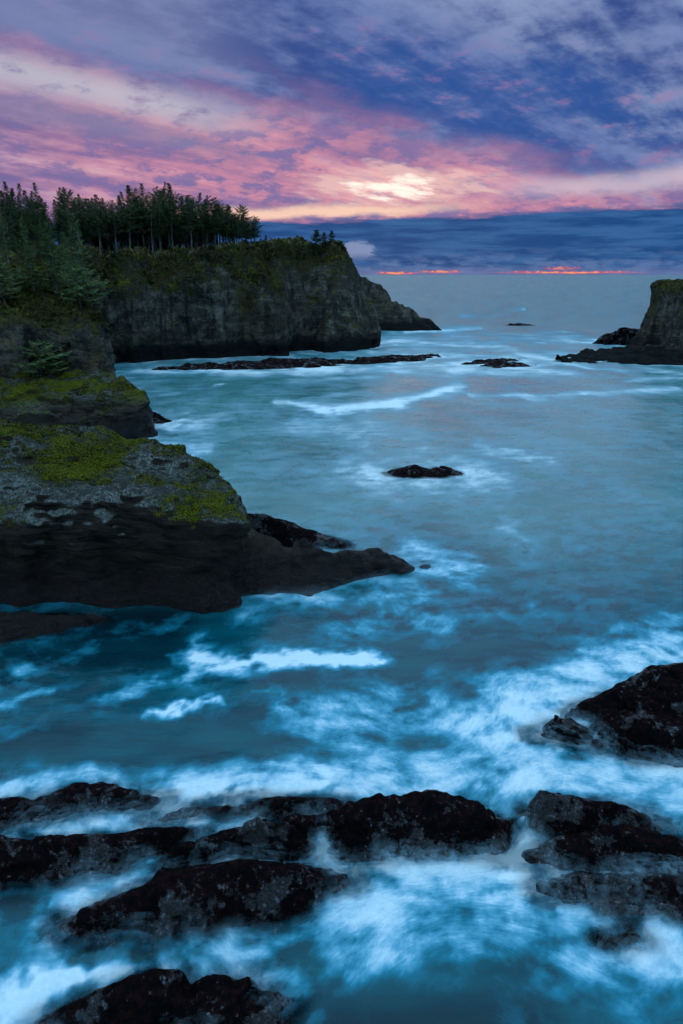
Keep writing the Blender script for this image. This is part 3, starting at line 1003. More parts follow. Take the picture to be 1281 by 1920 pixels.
# warp the sea coordinates so that every streak has a torn outline
wsc = np.clip(Y / 40.0, 0.7, 8.0)
X_keep, Y_keep = X, Y
WX = fbm2(X / 3.1, Y / 3.1, 4, 0.6) * np.clip(1.4 - Y / 160, 0.0, 1) + fbm2(X / 14, Y / 20, 3, 0.6) * np.clip(Y / 80, 0, 3)
WY = fbm2(X / 3.1 + 40, Y / 3.1, 4, 0.6) * np.clip(1.4 - Y / 160, 0.0, 1) + fbm2(X / 14 + 9, Y / 20, 3, 0.6) * np.clip(Y / 60, 0, 4)
X, Y = X + WX * 0.9, Y + WY * 0.9
D = np.full(X.shape, 0.0, np.float32)
for sk in (
    (385, 1240, 520, 1243, 13, .9), (500, 1242, 690, 1235, 17, .8), (600, 1236, 700, 1232, 18, .4), (372, 1212, 360, 1255, 20, .6), (290, 1330, 412, 1322, 9, .75), (480, 1293, 540, 1297, 5, .4),
    (520, 752, 620, 768, 6, .6), (610, 768, 740, 757, 8, .8), (730, 757, 865, 727, 9, .75), (885, 743, 985, 740, 4, .5), (985, 748, 1100, 738, 6, .42), (1100, 738, 1275, 728, 5, .5),
    (890, 838, 1030, 862, 9, .5), (900, 828, 960, 838, 9, .3), (770, 1025, 880, 1060, 28, .42), (820, 1062, 870, 1085, 14, .3), (640, 875, 720, 900, 22, .3), (700, 905, 930, 905, 22, .3), (880, 880, 960, 900, 20, .22),
    (560, 790, 680, 810, 25, .3), (700, 812, 790, 830, 22, .18), (950, 985, 980, 1030, 22, .3), (620, 1185, 900, 1150, 22, .2), (450, 1120, 800, 1110, 14, .3), (950, 1150, 1010, 1140, 10, .2),
    (560, 1330, 760, 1290, 34, .42), (620, 1370, 900, 1345, 42, .4), (940, 1335, 1290, 1195, 42, .62), (860, 1385, 1080, 1315, 34, .62), (900, 1300, 1290, 1215, 22, .3), (680, 1440, 1290, 1450, 44, .5), (1000, 1420, 1280, 1450, 30, .3),
    (0, 1470, 200, 1458, 20, .6), (40, 1448, 150, 1440, 16, .35), (280, 1485, 620, 1475, 26, .85), (330, 1450, 560, 1440, 22, .4), (620, 1475, 980, 1480, 24, .55), (980, 1470, 1290, 1500, 30, .45),
    (0, 1570, 330, 1528, 20, .75), (330, 1545, 600, 1540, 13, .6), (120, 1690, 380, 1622, 13, .5), (380, 1622, 640, 1606, 12, .6), (560, 1570, 620, 1610, 10, .6),
    (660, 1665, 1010, 1640, 42, .6), (640, 1720, 960, 1690, 50, .42), (930, 1650, 985, 1575, 26, .95), (1000, 1700, 1240, 1770, 42, .45), (880, 1790, 1290, 1820, 36, .34), (560, 1790, 860, 1800, 36, .3), (1040, 1640, 1290, 1660, 20, .4),
    (40, 1850, 270, 1790, 30, .85), (-20, 1905, 120, 1840, 36, .7), (-20, 1720, 120, 1755, 26, .35), (330, 1780, 560, 1790, 26, .35), (480, 1840, 620, 1900, 40, .2),
    (-40, 1285, 180, 1215, 17, .36), (180, 1200, 340, 1166, 15, .32), (200, 1312, 300, 1268, 18, .4), (0, 1330, 90, 1290, 16, .36), (110, 1158, 200, 1155, 3, .4),
    (195, 698, 420, 694, 4, .5), (560, 705, 1000, 690, 10, .35), (700, 665, 1060, 668, 10, .3), (600, 640, 1100, 630, 10, .25), (400, 700, 640, 694, 5, .5), (560, 690, 870, 682, 5, .45), (640, 655, 760, 640, 5, .4), (740, 640, 960, 652, 7, .42), (760, 622, 900, 616, 3.5, .5), (840, 612, 930, 612, 2, .3),
    (950, 584, 985, 580, 1.4, .6), (860, 592, 960, 590, 1.2, .3), (990, 668, 1090, 686, 6, .45), (850, 694, 1080, 700, 7, .36), (1000, 640, 1130, 640, 3.5, .3), (1080, 690, 1280, 700, 4, .3),
    (395, 721, 420, 718, 2.5, .6), (300, 838, 385, 845, 13, .55), (240, 745, 330, 742, 3, .3), (330, 800, 400, 800, 10, .25), (300, 795, 330, 800, 6, .4), (560, 745, 700, 735, 5, .22), (1180, 715, 1280, 705, 4, .3),
):
    D += streak(*sk)
X, Y = X_keep, Y_keep
# patches where the surface stays clear and deep
clear = np.zeros(X.shape, np.float32)
for sk in ((430, 1385, 120, 1395, 44, 1.0), (520, 1280, 760, 1265, 30, .7), (900, 1880, 640, 1910, 60, .9), (760, 1390, 830, 1385, 22, .7), (200, 1120, 420, 1160, 18, .4), (100, 1240, 420, 1200, 24, .6), (1000, 1230, 760, 1240, 25, .5)):
    clear += streak(*sk)
halo = 0.34 * np.exp(-dist / 1.3) * sstep(Y, 75, 55) + 0.55 * np.exp(-dist / 6.0) * sstep(Y, 60, 110)
lee = 1 - 0.8 * streak(-100, 1150, 420, 1140, 26)
D = D + halo * lee * (0.5 + 0.9 * fbm2(X / 5.0, Y / 5.0, 2) + 0.3)
D = D + 0.16 + 0.10 * fbm2(X / 9.0, Y / 14.0, 4) * sstep(Y, 4, 90)
D = D * (1 - 0.85 * np.clip(clear, 0, 1)) * (1 - 0.55 * streak(-60, 1200, 330, 1180, 60)) 

# silky streaks: noise smeared along the run of the water
psi_s = 9.0


def flow(x, y):
    e = 0.5
    p = lambda a, b: perlin2(a / psi_s, b / psi_s)
    q0 = p(x, y)
    vx = (p(x, y + e) - q0) / e + 0.22
    vy = -(p(x + e, y) - q0) / e * sstep(y, 150, 60) + 0.05
    n = np.sqrt(vx * vx + vy * vy) + 1e-4
    return vx / n, vy / n


sub = np.nonzero(Y < 341)[0]
bx, by = X[sub], Y[sub]
lic = np.zeros(len(sub), np.float32)
stp = 0.22 * np.clip(by / 30.0, 0.6, 7.0)
fs = np.clip(np.floor(by / 60.0 + 0.5), 0, 3)
NS = 7
wsum = 0
ends = []
for sg in (1, -1):
    cx, cy = bx.copy(), by.copy()
    for k in range(NS):
        wt = 1 - k / NS
        lic += wt * (perlin2(cx / 0.7, cy / 0.7) * sstep(by, 140, 50) + 0.8 * perlin2(cx / 1.7 + 7, cy / 1.7))
        wsum += wt
        if k % 3 == 0:
            fx, fy = flow(cx, cy)
        cx = cx + sg * fx * stp
        cy = cy + sg * fy * stp
    ends.append((cx, cy))
lic /= wsum
cloudy = fbm2(bx / 3.0, by / 2.2, 5, 0.66) * sstep(by, 200, 60) + fbm2(bx / 11, by / 11 + 5, 4, 0.58) * sstep(by, 40, 140)
silk = lic * 1.15 + cloudy * 0.75
L = np.zeros(X.shape, np.float32)
L[sub] = silk
# stream coordinates: along the run, and across it
adv_x = X * 0.97 + Y * 0.22
adv_y = (perlin2(X / psi_s, Y / psi_s) + 0.22 * Y - 0.05 * X) / 0.30
# solid white wave faces
white = np.zeros(X.shape, np.float32)
X, Y = X + WX * 0.8, Y + WY * 0.8
for sk in ((500, 1241, 660, 1237, 12, .42), (600, 1237, 700, 1234, 14, .45), (330, 1240, 500, 1242, 6, .25), (365, 1220, 372, 1245, 14, .25), (300, 1330, 405, 1322, 4, .25), (540, 757, 640, 768, 4, .16), (640, 767, 740, 757, 6, .28), (740, 755, 850, 730, 6, .25), (945, 1610, 965, 1640, 14, .45), (300, 1487, 600, 1482, 10, .35), (60, 1850, 200, 1815, 14, .3)):
    white += streak(*sk, 0.75)
X, Y = X_keep, Y_keep
foam = D * (1.02 - 0.06 * sstep(Y, 46, 34)) * (1 + 0.62 * L) + 0.12 * L * np.clip(D * 3, 0, 1)
foam = np.clip(foam, 0, 1.8)
foam = np.clip(1 - np.exp(-foam * 1.05), 0, 1)
dark_water = np.zeros(X.shape, np.float32)  # bands where the water colour is made much darker
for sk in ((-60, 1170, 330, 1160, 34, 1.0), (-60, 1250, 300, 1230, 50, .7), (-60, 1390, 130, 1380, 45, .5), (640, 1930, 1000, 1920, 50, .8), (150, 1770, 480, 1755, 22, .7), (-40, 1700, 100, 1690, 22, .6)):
    dark_water += streak(*sk)
dark_water = np.clip(dark_water, 0, 1)
silt = sstep(Y, 44, 78) * (0.85 + 0.35 * fbm2(X / 16, Y / 30, 4)) * (1 - 0.75 * sstep(-X / (Y + 1), 0.18, 0.42) * sstep(Y, 60, 110)) * (1 - 0.5 * sstep(Y, 200, 330))
silt = np.clip(silt, 0, 1)
foam = np.clip(foam + white, 0, 1)

Z = 0.10 * fbm2(X / 6.0, Y / 6.0, 3) * sstep(Y, 2, 20) * sstep(Y, 400, 120)
Z = Z + 0.10 * np.clip(D, 0, 1) * sstep(Y, 90, 50)
for (px, py, r, h) in ((600, 1588, 16, .5), (435, 1600, 14, .3), (618, 1565, 14, .5), (372, 1575, 22, .3), (990, 1560, 20, .75), (985, 1590, 16, .3), (1110, 1375, 22, .5), (150, 1530, 60, .2), (430, 1525, 80, .2), (1140, 1548, 30, .45)):
    Z = Z + streak(px - 5, py, px + 5, py, r, h)
Z = Z.astype(np.float32)
# how deep the rock lies under the surface: shallow water lets it show
bed = np.full(X.shape, -9.0, np.float32)
for (x0, x1, y0, y1), fn_ in BEDS:
    if y0 > 90:
        continue
    I = np.nonzero((X > x0) & (X < x1) & (Y > y0) & (Y < y1))[0]
    if len(I):
        bed[I] = np.maximum(bed[I], fn_(X[I], Y[I]))
depth = Z - bed
cover = sstep(depth + 0.3 * L, -0.10, 1.05)
ii = np.arange(nr * nc).reshape(nr, nc)
Fw = np.stack([ii[:-1, :-1].ravel(), ii[:-1, 1:].ravel(), ii[1:, 1:].ravel(), ii[1:, :-1].ravel()], 1)
sea_me = mesh_np("sea", np.stack([X, Y, Z], 1), Fw)
set_attr(sea_me, "foam", foam)
set_attr(sea_me, "silt", silt)
set_attr(sea_me, "cover", cover)
set_attr(sea_me, "dark_water", dark_water)
aw = sea_me.attributes.new("adv", 'FLOAT_VECTOR', 'POINT')
aw.data.foreach_set("vector", np.stack([adv_x, adv_y, np.zeros_like(adv_x)], 1).astype(np.float32).ravel())

mt, m = newmat("sea_water")
P, N = geo(m)
x, y, z = m.xyz(P)
adv = m.attr("adv", 1)
fm = m.attr("foam", 2)
far = y.ss(60, 260)
fn = m.noise(m.scale(adv, 2.6, 4.4, 1.0), 1.0, 5, 0.76, 0.3)
fil = 1.0 - (m.noise(m.scale(adv, 0.7, 2.2, 1.0), 1.0, 4, 0.6, 0.8) - 0.5).ab() * 6.0
fn2 = m.noise(m.scale(P, 0.12, 0.5, 1.0), 1.0, 5, 0.62)
wq = (fm * 1.7 + 0.05).mn(0.8) * y.ss(120, 45)
f = fm + (fn - 0.5) * 0.5 * wq + (fil.mx(0.0) - 0.4) * 0.10 * wq
f = f + (fn2 - 0.5) * 0.34 * y.ss(50, 130) * y.ss(900, 300)
f = f.clamp()
si = m.attr("silt", 2)
deep = m.mix(fn2.ss(0.35, 0.65), (0.000, 0.058, 0.080), (0.000, 0.098, 0.122))
deep = m.mix(m.attr('dark_water', 2) * 0.92, deep, (0.0, 0.010, 0.016))
deep = m.mix(si * fn2.ss(0.1, 0.6, 0.65, 0.9), deep, (0.10, 0.295, 0.285))
milky = m.mix(f.ss(0.08, 0.46), deep, (0.005, 0.235, 0.33))
milky = m.mix(si * f.ss(0.05, 0.42) * 0.8, milky, (0.24, 0.40, 0.43))
col = m.mix(f.ss(0.30, 0.66), milky, m.mix(si, (0.17, 0.49, 0.64), (0.50, 0.60, 0.63)))
col = m.mix(f.ss(0.50, 0.90), col, (0.88, 0.95, 0.96))
rip = m.noise(m.scale(P, 0.5, 1.3, 1.0), 1.0, 4, 0.6) * 0.8 + m.noise(m.scale(P, 2.2, 4.0, 1.0), 1.0, 3, 0.6) * 0.22
rip = rip * y.ss(300, 60, 0.0, 1.0)
p = pbsdf(m, col, f.ss(0.0, 0.8, 0.22, 0.75) + y.ss(120, 500) * 0.15, rip, 0.35, 0.12, 0.5)
m.put(p.inputs['Alpha'], m.attr('cover', 2).mx(f * 0.4).clamp())
p.inputs['IOR'].default_value = 1.33
M_SEA = mt
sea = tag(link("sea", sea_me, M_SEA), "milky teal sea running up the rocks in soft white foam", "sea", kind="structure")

mt, m = newmat("seabed_rock")
P, N = geo(m)
pbsdf(m, m.mix(m.noise(P, 0.4, 4, 0.6).ss(0.35, 0.65), (0.004, 0.02, 0.026), (0.008, 0.04, 0.05)), 0.9)
bxs, bys = np.meshgrid(np.linspace(-90, 90, 60), np.linspace(2, 110, 50), indexing='ij')
bzs = -1.35 + 0.15 * fbm2(bxs / 4, bys / 4, 3)
bi = np.arange(bxs.size).reshape(bxs.shape)
sb = mesh_np("seabed", np.stack([bxs.ravel(), bys.ravel(), bzs.ravel()], 1), np.stack([bi[:-1, :-1].ravel(), bi[1:, :-1].ravel(), bi[1:, 1:].ravel(), bi[:-1, 1:].ravel()], 1))
tag(link("seabed", sb, mt), "dark rocky bed under the shallows", "seabed", kind="structure")

# ------------------------------------------------------------------ fine spray hanging over the breaking water
fine = slice(None)
jr = np.nonzero((rows > 13) & (rows < 78))[0]
jr = jr[::2]
jc = np.arange(3, nc - 3, 2)
sidx = ii[np.ix_(jr, jc)]
sx_, sy_, sz_ = X[sidx], Y[sidx], Z[sidx]
Dm = np.clip(D[sidx], 0, 1.2)
near_rock = np.exp(-np.maximum(dist[sidx] - 0.2, 0) / 1.5)
Vs, Fs, As = [], [], []
base = 0
for k, h in enumerate((0.14, 0.34, 0.60)):
    nz_ = 0.55 + 0.9 * L[sidx] + 0.35 * fbm2(sx_ / 1.6 + 5 * k, sy_ / 1.6, 3)
    al = 0.13 * np.clip(Dm * 1.3 - 0.2, 0, 1) * near_rock * np.clip(nz_, 0, 1.6) * math.exp(-0.38 * k)
    vz = sz_ + h * (0.6 + 0.8 * np.clip(Dm, 0, 1)) + 0.10 * fbm2(sx_ / 2.2 + 3 * k, sy_ / 2.2, 2)
    V_ = np.stack([sx_.ravel(), sy_.ravel(), vz.ravel()], 1)
    id_ = np.arange(sidx.size).reshape(sidx.shape)
    q = np.stack([id_[:-1, :-1].ravel(), id_[:-1, 1:].ravel(), id_[1:, 1:].ravel(), id_[1:, :-1].ravel()], 1)
    a_ = al.ravel()
    q = q[(a_[q].max(1) > 0.012)]
    used = np.unique(q)
    rem = np.full(sidx.size, -1); rem[used] = np.arange(len(used))
    Vs.append(V_[used]); As.append(a_[used]); Fs.append(rem[q] + base)
    base += len(used)
sp_me = mesh_np("sea_spray", np.concatenate(Vs), np.concatenate(Fs))
set_attr(sp_me, "veil", np.concatenate(As))
mt, m = newmat("sea_spray")
P, N = geo(m)
al = m.attr("veil", 2)
vn = m.noise(P, 2.6, 5, 0.62, 0.4)
al = (al * vn.ss(0.35, 0.68, 0.0, 1.7)).clamp()
df = m.new('ShaderNodeBsdfDiffuse'); df.inputs[0].default_value = (0.50, 0.76, 0.88, 1)
tr = m.new('ShaderNodeBsdfTransparent')
mx = m.new('ShaderNodeMixShader')
m.put(mx.inputs[0], al)
m.nt.links.new(tr.outputs[0], mx.inputs[1]); m.nt.links.new(df.outputs[0], mx.inputs[2])
o = m.new('ShaderNodeOutputMaterial'); m.nt.links.new(mx.outputs[0], o.inputs[0])
tag(link("sea_spray", sp_me, mt), "thin white veil of spray drifting over the foreground rocks", "sea spray", kind="stuff")

# ------------------------------------------------------------------ trees
def mat_needles(name, dark, light, grey):
    mt, m = newmat(name)
    P, N = geo(m)
    oi = m.new('ShaderNodeObjectInfo')
    rnd = m.out(oi, 5)
    n = m.noise(P, 0.8, 3, 0.6)
    c = m.mix(n.ss(0.35, 0.65), dark, light)
    c = m.mix(rnd.ss(0.55, 1.0) * 0.6, c, grey)
    dfu = m.new('ShaderNodeBsdfDiffuse'); m.put(dfu.inputs[0], c)
    trl = m.new('ShaderNodeBsdfTranslucent'); m.put(trl.inputs[0], c)
    mx = m.new('ShaderNodeMixShader'); mx.inputs[0].default_value = 0.25
    m.nt.links.new(dfu.outputs[0], mx.inputs[1]); m.nt.links.new(trl.outputs[0], mx.inputs[2])
    o = m.new('ShaderNodeOutputMaterial'); m.nt.links.new(mx.outputs[0], o.inputs[0])
    return mt


M_NEEDLE = mat_needles("spruce_needles", (0.040, 0.062, 0.028), (0.105, 0.135, 0.050), (0.14, 0.155, 0.08))
M_NEEDLE2 = mat_needles("pale_spruce_needles", (0.085, 0.12, 0.045), (0.18, 0.22, 0.085), (0.21, 0.23, 0.12))
mt, m = newmat("grey_bark")
P, N = geo(m)
nb_ = m.noise(m.scale(P, 3, 3, 0.6), 1.0, 5, 0.6)
pbsdf(m, m.mix(nb_.ss(0.35, 0.65), (0.055, 0.050, 0.046), (0.19, 0.18, 0.165)), 0.9, nb_, 0.6, 0.06, 0.2)
M_BARK = mt


def tube(V, F, pts, rad, n=5):
    b0 = len(V)
    for i, (p_, r_) in enumerate(zip(pts, rad)):
        d = (pts[min(i + 1, len(pts) - 1)] - pts[max(i - 1, 0)]).normalized()
        a = d.orthogonal().normalized()
        b = d.cross(a)
        for k in range(n):
            t = 2 * math.pi * k / n
            V.append(p_ + (a * math.cos(t) + b * math.sin(t)) * r_)
    for i in range(len(pts) - 1):
        for k in range(n):
            k2 = (k + 1) % n
            F.append((b0 + i * n + k, b0 + i * n + k2, b0 + (i + 1) * n + k2, b0 + (i + 1) * n + k))


def conifer(seed, H=18.0, start=0.3, width=3.2, shape='cone', dens=1.0, wind=0.0, leaf=1.0):
    rg = random.Random(seed)
    V, F, LV, LF = [], [], [], []
    bend = Vector((rg.uniform(-.03, .03) + wind * 0.06, rg.uniform(-.03, .03), 0))
    wob = rg.uniform(0, 6)

    def axis(t):
        return Vector((bend.x * H * t * t + 0.012 * H * math.sin(wob + 5 * t) * t, bend.y * H * t * t, H * t))
    n = 12
    r0 = 0.013 * H + 0.06
    tube(V, F, [axis(i / n) - Vector((0, 0, 0.6 if i == 0 else 0)) for i in range(n + 1)], [r0 * (1 - 0.96 * (i / n) ** 0.9) for i in range(n + 1)], 6)
    # bare dead snags on the lower trunk
    for _ in range(int(10 * start * 2)):
        t = rg.uniform(0.12, max(start, 0.15))
        a = rg.uniform(0, 6.28)
        L_ = rg.uniform(0.4, 1.5)
        p0 = axis(t)
        tube(V, F, [p0, p0 + Vector((math.cos(a) * L_, math.sin(a) * L_, rg.uniform(-.35, .1) * L_))], [0.035, 0.012], 3)

    def spray(p0, d, L_, wd):
        """flat tapering spray of needles"""
        up = Vector((rg.uniform(-.35, .35), rg.uniform(-.35, .35), 1)).normalized()
        s = d.cross(up).normalized() * wd
        b0 = len(LV)
        mid = p0 + d * L_ * 0.5
        LV.extend([p0, mid + s, p0 + d * L_ - Vector((0, 0, 0.12 * L_)), mid - s + Vector((0, 0, 0.04))])
        LF.append((b0, b0 + 1, b0 + 2, b0 + 3))

    z = start * H
    while z < H * 0.985:
        t = z / H
        q = (t - start) / (1 - start)
        if shape == 'cone':
            pr = (1 - q) ** 0.85 * min(1, 0.55 + q * 3)
        elif shape == 'round':
            pr = max(0.12, math.sin(math.pi * min(1, 0.22 + 0.78 * q)) ** 0.7)
        else:                                        # ragged, storm-broken
            pr = (1 - q) ** 0.6 * (0.55 + 0.45 * abs(math.sin(7.3 * q + seed)))
        nbr = rg.choice((3, 4, 4, 5))
        a0 = rg.uniform(0, 6.28)
        for k in range(nbr):
            if rg.random() > dens:
                continue
            a = a0 + 6.283 * k / nbr + rg.uniform(-.4, .4)
            L_ = max(0.3, width * pr * rg.uniform(0.55, 1.18))
            if wind:
                L_ *= 1 + 0.55 * wind * math.cos(a)
            lift = -0.22 + 0.75 * q + rg.uniform(-.12, .12)
            p0 = axis(t) + Vector((0, 0, rg.uniform(-.2, .2)))
            out = Vector((math.cos(a), math.sin(a), 0))
            pts = []
            for i in range(4):
                s = i / 3
                pts.append(p0 + out * L_ * s + Vector((0, 0, L_ * (lift * s - 0.30 * s * (1 - s) + 0.10 * s * s))))
            tube(V, F, pts, [0.012 * L_ + 0.02, 0.01 * L_ + 0.012, 0.012, 0.006], 3)
            m_ = max(4, int(L_ * 4.6))
            side = out.cross(Vector((0, 0, 1)))
            for i in range(m_):
                s = 0.16 + 0.84 * (i + rg.random() * .6) / m_
                f_ = s * 3
                i0 = min(2, int(f_))
                pp = pts[i0].lerp(pts[i0 + 1], f_ - i0)
                for sg in (-1, 1):
                    tl = (0.24 + 0.34 * L_ * (1 - s) * 0.6) * rg.uniform(.7, 1.3) * leaf
                    d = (out * rg.uniform(.35, .8) + side * sg + Vector((0, 0, rg.uniform(-.45, .15)))).normalized()
                    spray(pp, d, tl * 1.25, 0.085 * leaf + 0.10 * tl)
                if rg.random() < 0.5:
                    spray(pp, (Vector((rg.uniform(-.4, .4), rg.uniform(-.4, .4), -1)) + out * .4).normalized(), rg.uniform(.25, .5) * leaf, 0.09 * leaf)
            spray(pts[-1] - out * .1, (out + Vector((0, 0, .2))).normalized(), 0.45 * leaf, 0.10)
        z += rg.uniform(0.30, 0.52) * (0.7 + H / 40)
    for k in range(8):
        a = k * 0.785
        spray(axis(0.955), Vector((math.cos(a) * .35, math.sin(a) * .35, 1)).normalized(), 0.05 * H, 0.09)
    tm = mesh_np("trunk", [tuple(v) for v in V], [f_ for f_ in F], True)
    cm = mesh_np("crown", [tuple(v) for v in LV], LF, False)
    return tm, cm, H


KINDS_T = {}


def kind_t(key, mat, **k):
    tm, cm, H = conifer(**k)
    tm.materials.append(M_BARK)
    cm.materials.append(mat)
    KINDS_T[key] = (tm, cm, H)


kind_t('a', M_NEEDLE, seed=1, H=18, start=.16, width=3.9, shape='cone')
kind_t('b', M_NEEDLE, seed=2, H=18, start=.40, width=4.0, shape='round', dens=.85)
kind_t('c', M_NEEDLE, seed=3, H=18, start=.34, width=3.6, shape='ragged', dens=.85)
kind_t('d', M_NEEDLE, seed=4, H=18, start=.08, width=3.5, shape='cone', dens=.9)
kind_t('e', M_NEEDLE, seed=5, H=18, start=.46, width=3.4, shape='round', dens=.8, wind=.8)
kind_t('f', M_NEEDLE, seed=6, H=18, start=.30, width=3.2, shape='ragged', dens=.75, wind=.4)
kind_t('n1', M_NEEDLE2, seed=11, H=14, start=.14, width=3.2, shape='cone', dens=.9)
kind_t('n2', M_NEEDLE2, seed=12, H=14, start=.25, width=3.0, shape='ragged', dens=.85)
kind_t('n3', M_NEEDLE2, seed=13, H=11, start=.18, width=3.0, shape='cone', dens=.85)
kind_t('s1', M_NEEDLE2, seed=14, H=5.0, start=.22, width=2.6, shape='round', dens=.95, wind=.3)
kind_t('s3', M_NEEDLE, seed=16, H=5.0, start=.04, width=1.9, shape='ragged', dens=1.0, leaf=1.25)
kind_t('s2', M_NEEDLE, seed=15, H=4.5, start=.10, width=1.5, shape='cone', dens=1.0)


def plant(kind, x, y, z, h, label, group=None, rz=None, lean=(0, 0), name="spruce_tree", fat=1.0):
    tm, cm, H = KINDS_T[kind]
    t = bpy.data.objects.new(name, None)
    t.empty_display_size = 0.5
    COL.objects.link(t)
    t.location = (x, y, z)
    s = h / H
    t.scale = (s * fat, s * fat, s)
    t.rotation_euler = (lean[0], lean[1], random.uniform(0, 6.28) if rz is None else rz)
    tag(t, label, "tree", group)
    link("trunk", tm, None, t)
    link("crown", cm, None, t)
    return t


def bvh_of(me):
    n = len(me.vertices)
    v = np.empty(n * 3, np.float32); me.vertices.foreach_get("co", v)
    q = np.empty(len(me.polygons) * 4, np.int32); me.loops.foreach_get("vertex_index", q)
    return BVHTree.FromPolygons(v.reshape(-1, 3).tolist(), q.reshape(-1, 4).tolist())


BV_H, BV_N = bvh_of(head_me), bvh_of(n_me)


def ground(x, y):
    best = None
    for b in (BV_H, BV_N):
        h = b.ray_cast(Vector((x, y, 80)), Vector((0, 0, -1)))
        if h[0] is not None and (best is None or h[0].z > best):
            best = h[0].z
    return best


def top_z(px, py, Yd):
    x, y, z = ray(px, py)
    return CAM_H + z * Yd / y


sky_x = [-260, 0, 40, 72, 100, 130, 165, 200, 226, 250, 272, 300, 325, 345, 365, 386, 402, 420, 445, 462, 476, 486]
sky_y = [345, 345, 343, 346, 350, 356, 366, 372, 372, 352, 350, 347, 345, 366, 360, 358, 372, 386, 384, 390, 404, 424]
placed = []
rg = random.Random(21)
tries = 0
while len(placed) < 185 and tries < 12000:
    tries += 1
    px = rg.uniform(-50, 482)
    row = rg.random()
    pyb = np.interp(px, [-330, 60, 188, 300, 420, 500], [690, 692, 684, 677, 671, 668])
    yb = at(px, pyb)[1]
    first = len(placed) < 36
    dpt = rg.uniform(12.5, 19) if first else rg.uniform(17, 58)
    if first and px < 150:
        continue
    if px > 440 and dpt > 34:
        continue
    Yd = yb + dpt
    rx, ry, rz_ = ray(px, 470)
    xx = rx * Yd / ry
    if any((xx - a) ** 2 + (Yd - b) ** 2 < (2.6 if first else 2.7) ** 2 for a, b in placed):
        continue
    g = ground(xx, Yd)
    if g is None or g < 24:
        continue
    tz = top_z(px, float(np.interp(px, sky_x, sky_y)), Yd)
    f_ = rg.uniform(0.66, 1.02) if first else rg.uniform(0.74, 1.08)
    if rg.random() < 0.2:
        f_ *= 0.72
    h = (tz - g) * f_
    if h < 5:
        continue
    placed.append((xx, Yd))
    kk = rg.choice('bcefb') if first or px > 400 else rg.choice('aacdfab')
    zone = "left part of the wood" if px < 235 else ("middle of the wood" if px < 370 else "seaward end of the wood")
    look = {'a': "dense cone-shaped", 'b': "round-crowned", 'c': "ragged", 'd': "slim low-branched", 'e': "wind-swept", 'f': "open-crowned"}[kk]
    plant(kk, xx, Yd, g - 0.2, h, "%s spruce %s, %s on the headland" % (look, "in the front row" if first else "behind the front row", zone), look + (" front-row" if first else " inner") + " spruces, " + zone, rz=(rg.uniform(-.5, .5) if kk in 'ef' else None), fat=rg.uniform(.95, 1.45) * (18 / max(h, 9)) ** 0.25)

# trees that can be told apart
def on_head(px, py_top, dpt, kind, label, fat=1.0, rz=0.0, lean=(0, 0)):
    pyb = np.interp(px, [-330, 60, 188, 300, 420, 500, 604, 719], [690, 692, 684, 677, 671, 668, 663, 650])
    rx, ry, rz_ = ray(px, 465)
    if dpt is None:                    # stand it on the skyline
        y0_ = at(px, pyb)[1]
        dpt = max(np.arange(4, 26, 1.0), key=lambda d: ((ground(rx * (y0_ + d) / ry, y0_ + d) or 0) - CAM_H) / (y0_ + d)) + 0.5
    Yd = at(px, pyb)[1] + dpt
    xx = rx * Yd / ry
    g = ground(xx, Yd)
    return plant(kind, xx, Yd, g - 0.25, max(2.5, top_z(px, py_top, Yd) - g), label, None, rz, lean, fat=fat)


on_head(322, 343, 30, 'f', "tallest open-crowned spruce standing above the headland wood", 1.0)
on_head(477, 404, 14, 'e', "wind-swept spruce at the seaward end of the headland wood", 1.15)
on_head(455, 384, 15, 'e', "broad layered spruce second from the wood's seaward end", 1.1)
on_head(499, 444, None, 's2', "small lone spruce in the notch past the wood", 1.2)
on_head(594, 431, None, 's3', "left one of the small spruces on the headland's tip", 1.3)
on_head(608, 435, None, 's3', "middle one of the small spruces on the headland's tip", 1.3)
on_head(622, 432, None, 's3', "right one of the small spruces on the headland's tip", 1.3)


def on_near(px, py_base, py_top, Yd, kind, label, fat=1.0, lean=(0, 0), rz=None, group=None):
    rx, ry, rz_ = ray(px, py_base)
    xx = rx * Yd / ry
    g = ground(xx, Yd)
    if g is None:
        return None
    return plant(kind, xx, Yd, g - 0.3, max(2.5, top_z(px, py_top, Yd) - g), label, group, rz, lean, fat=fat)


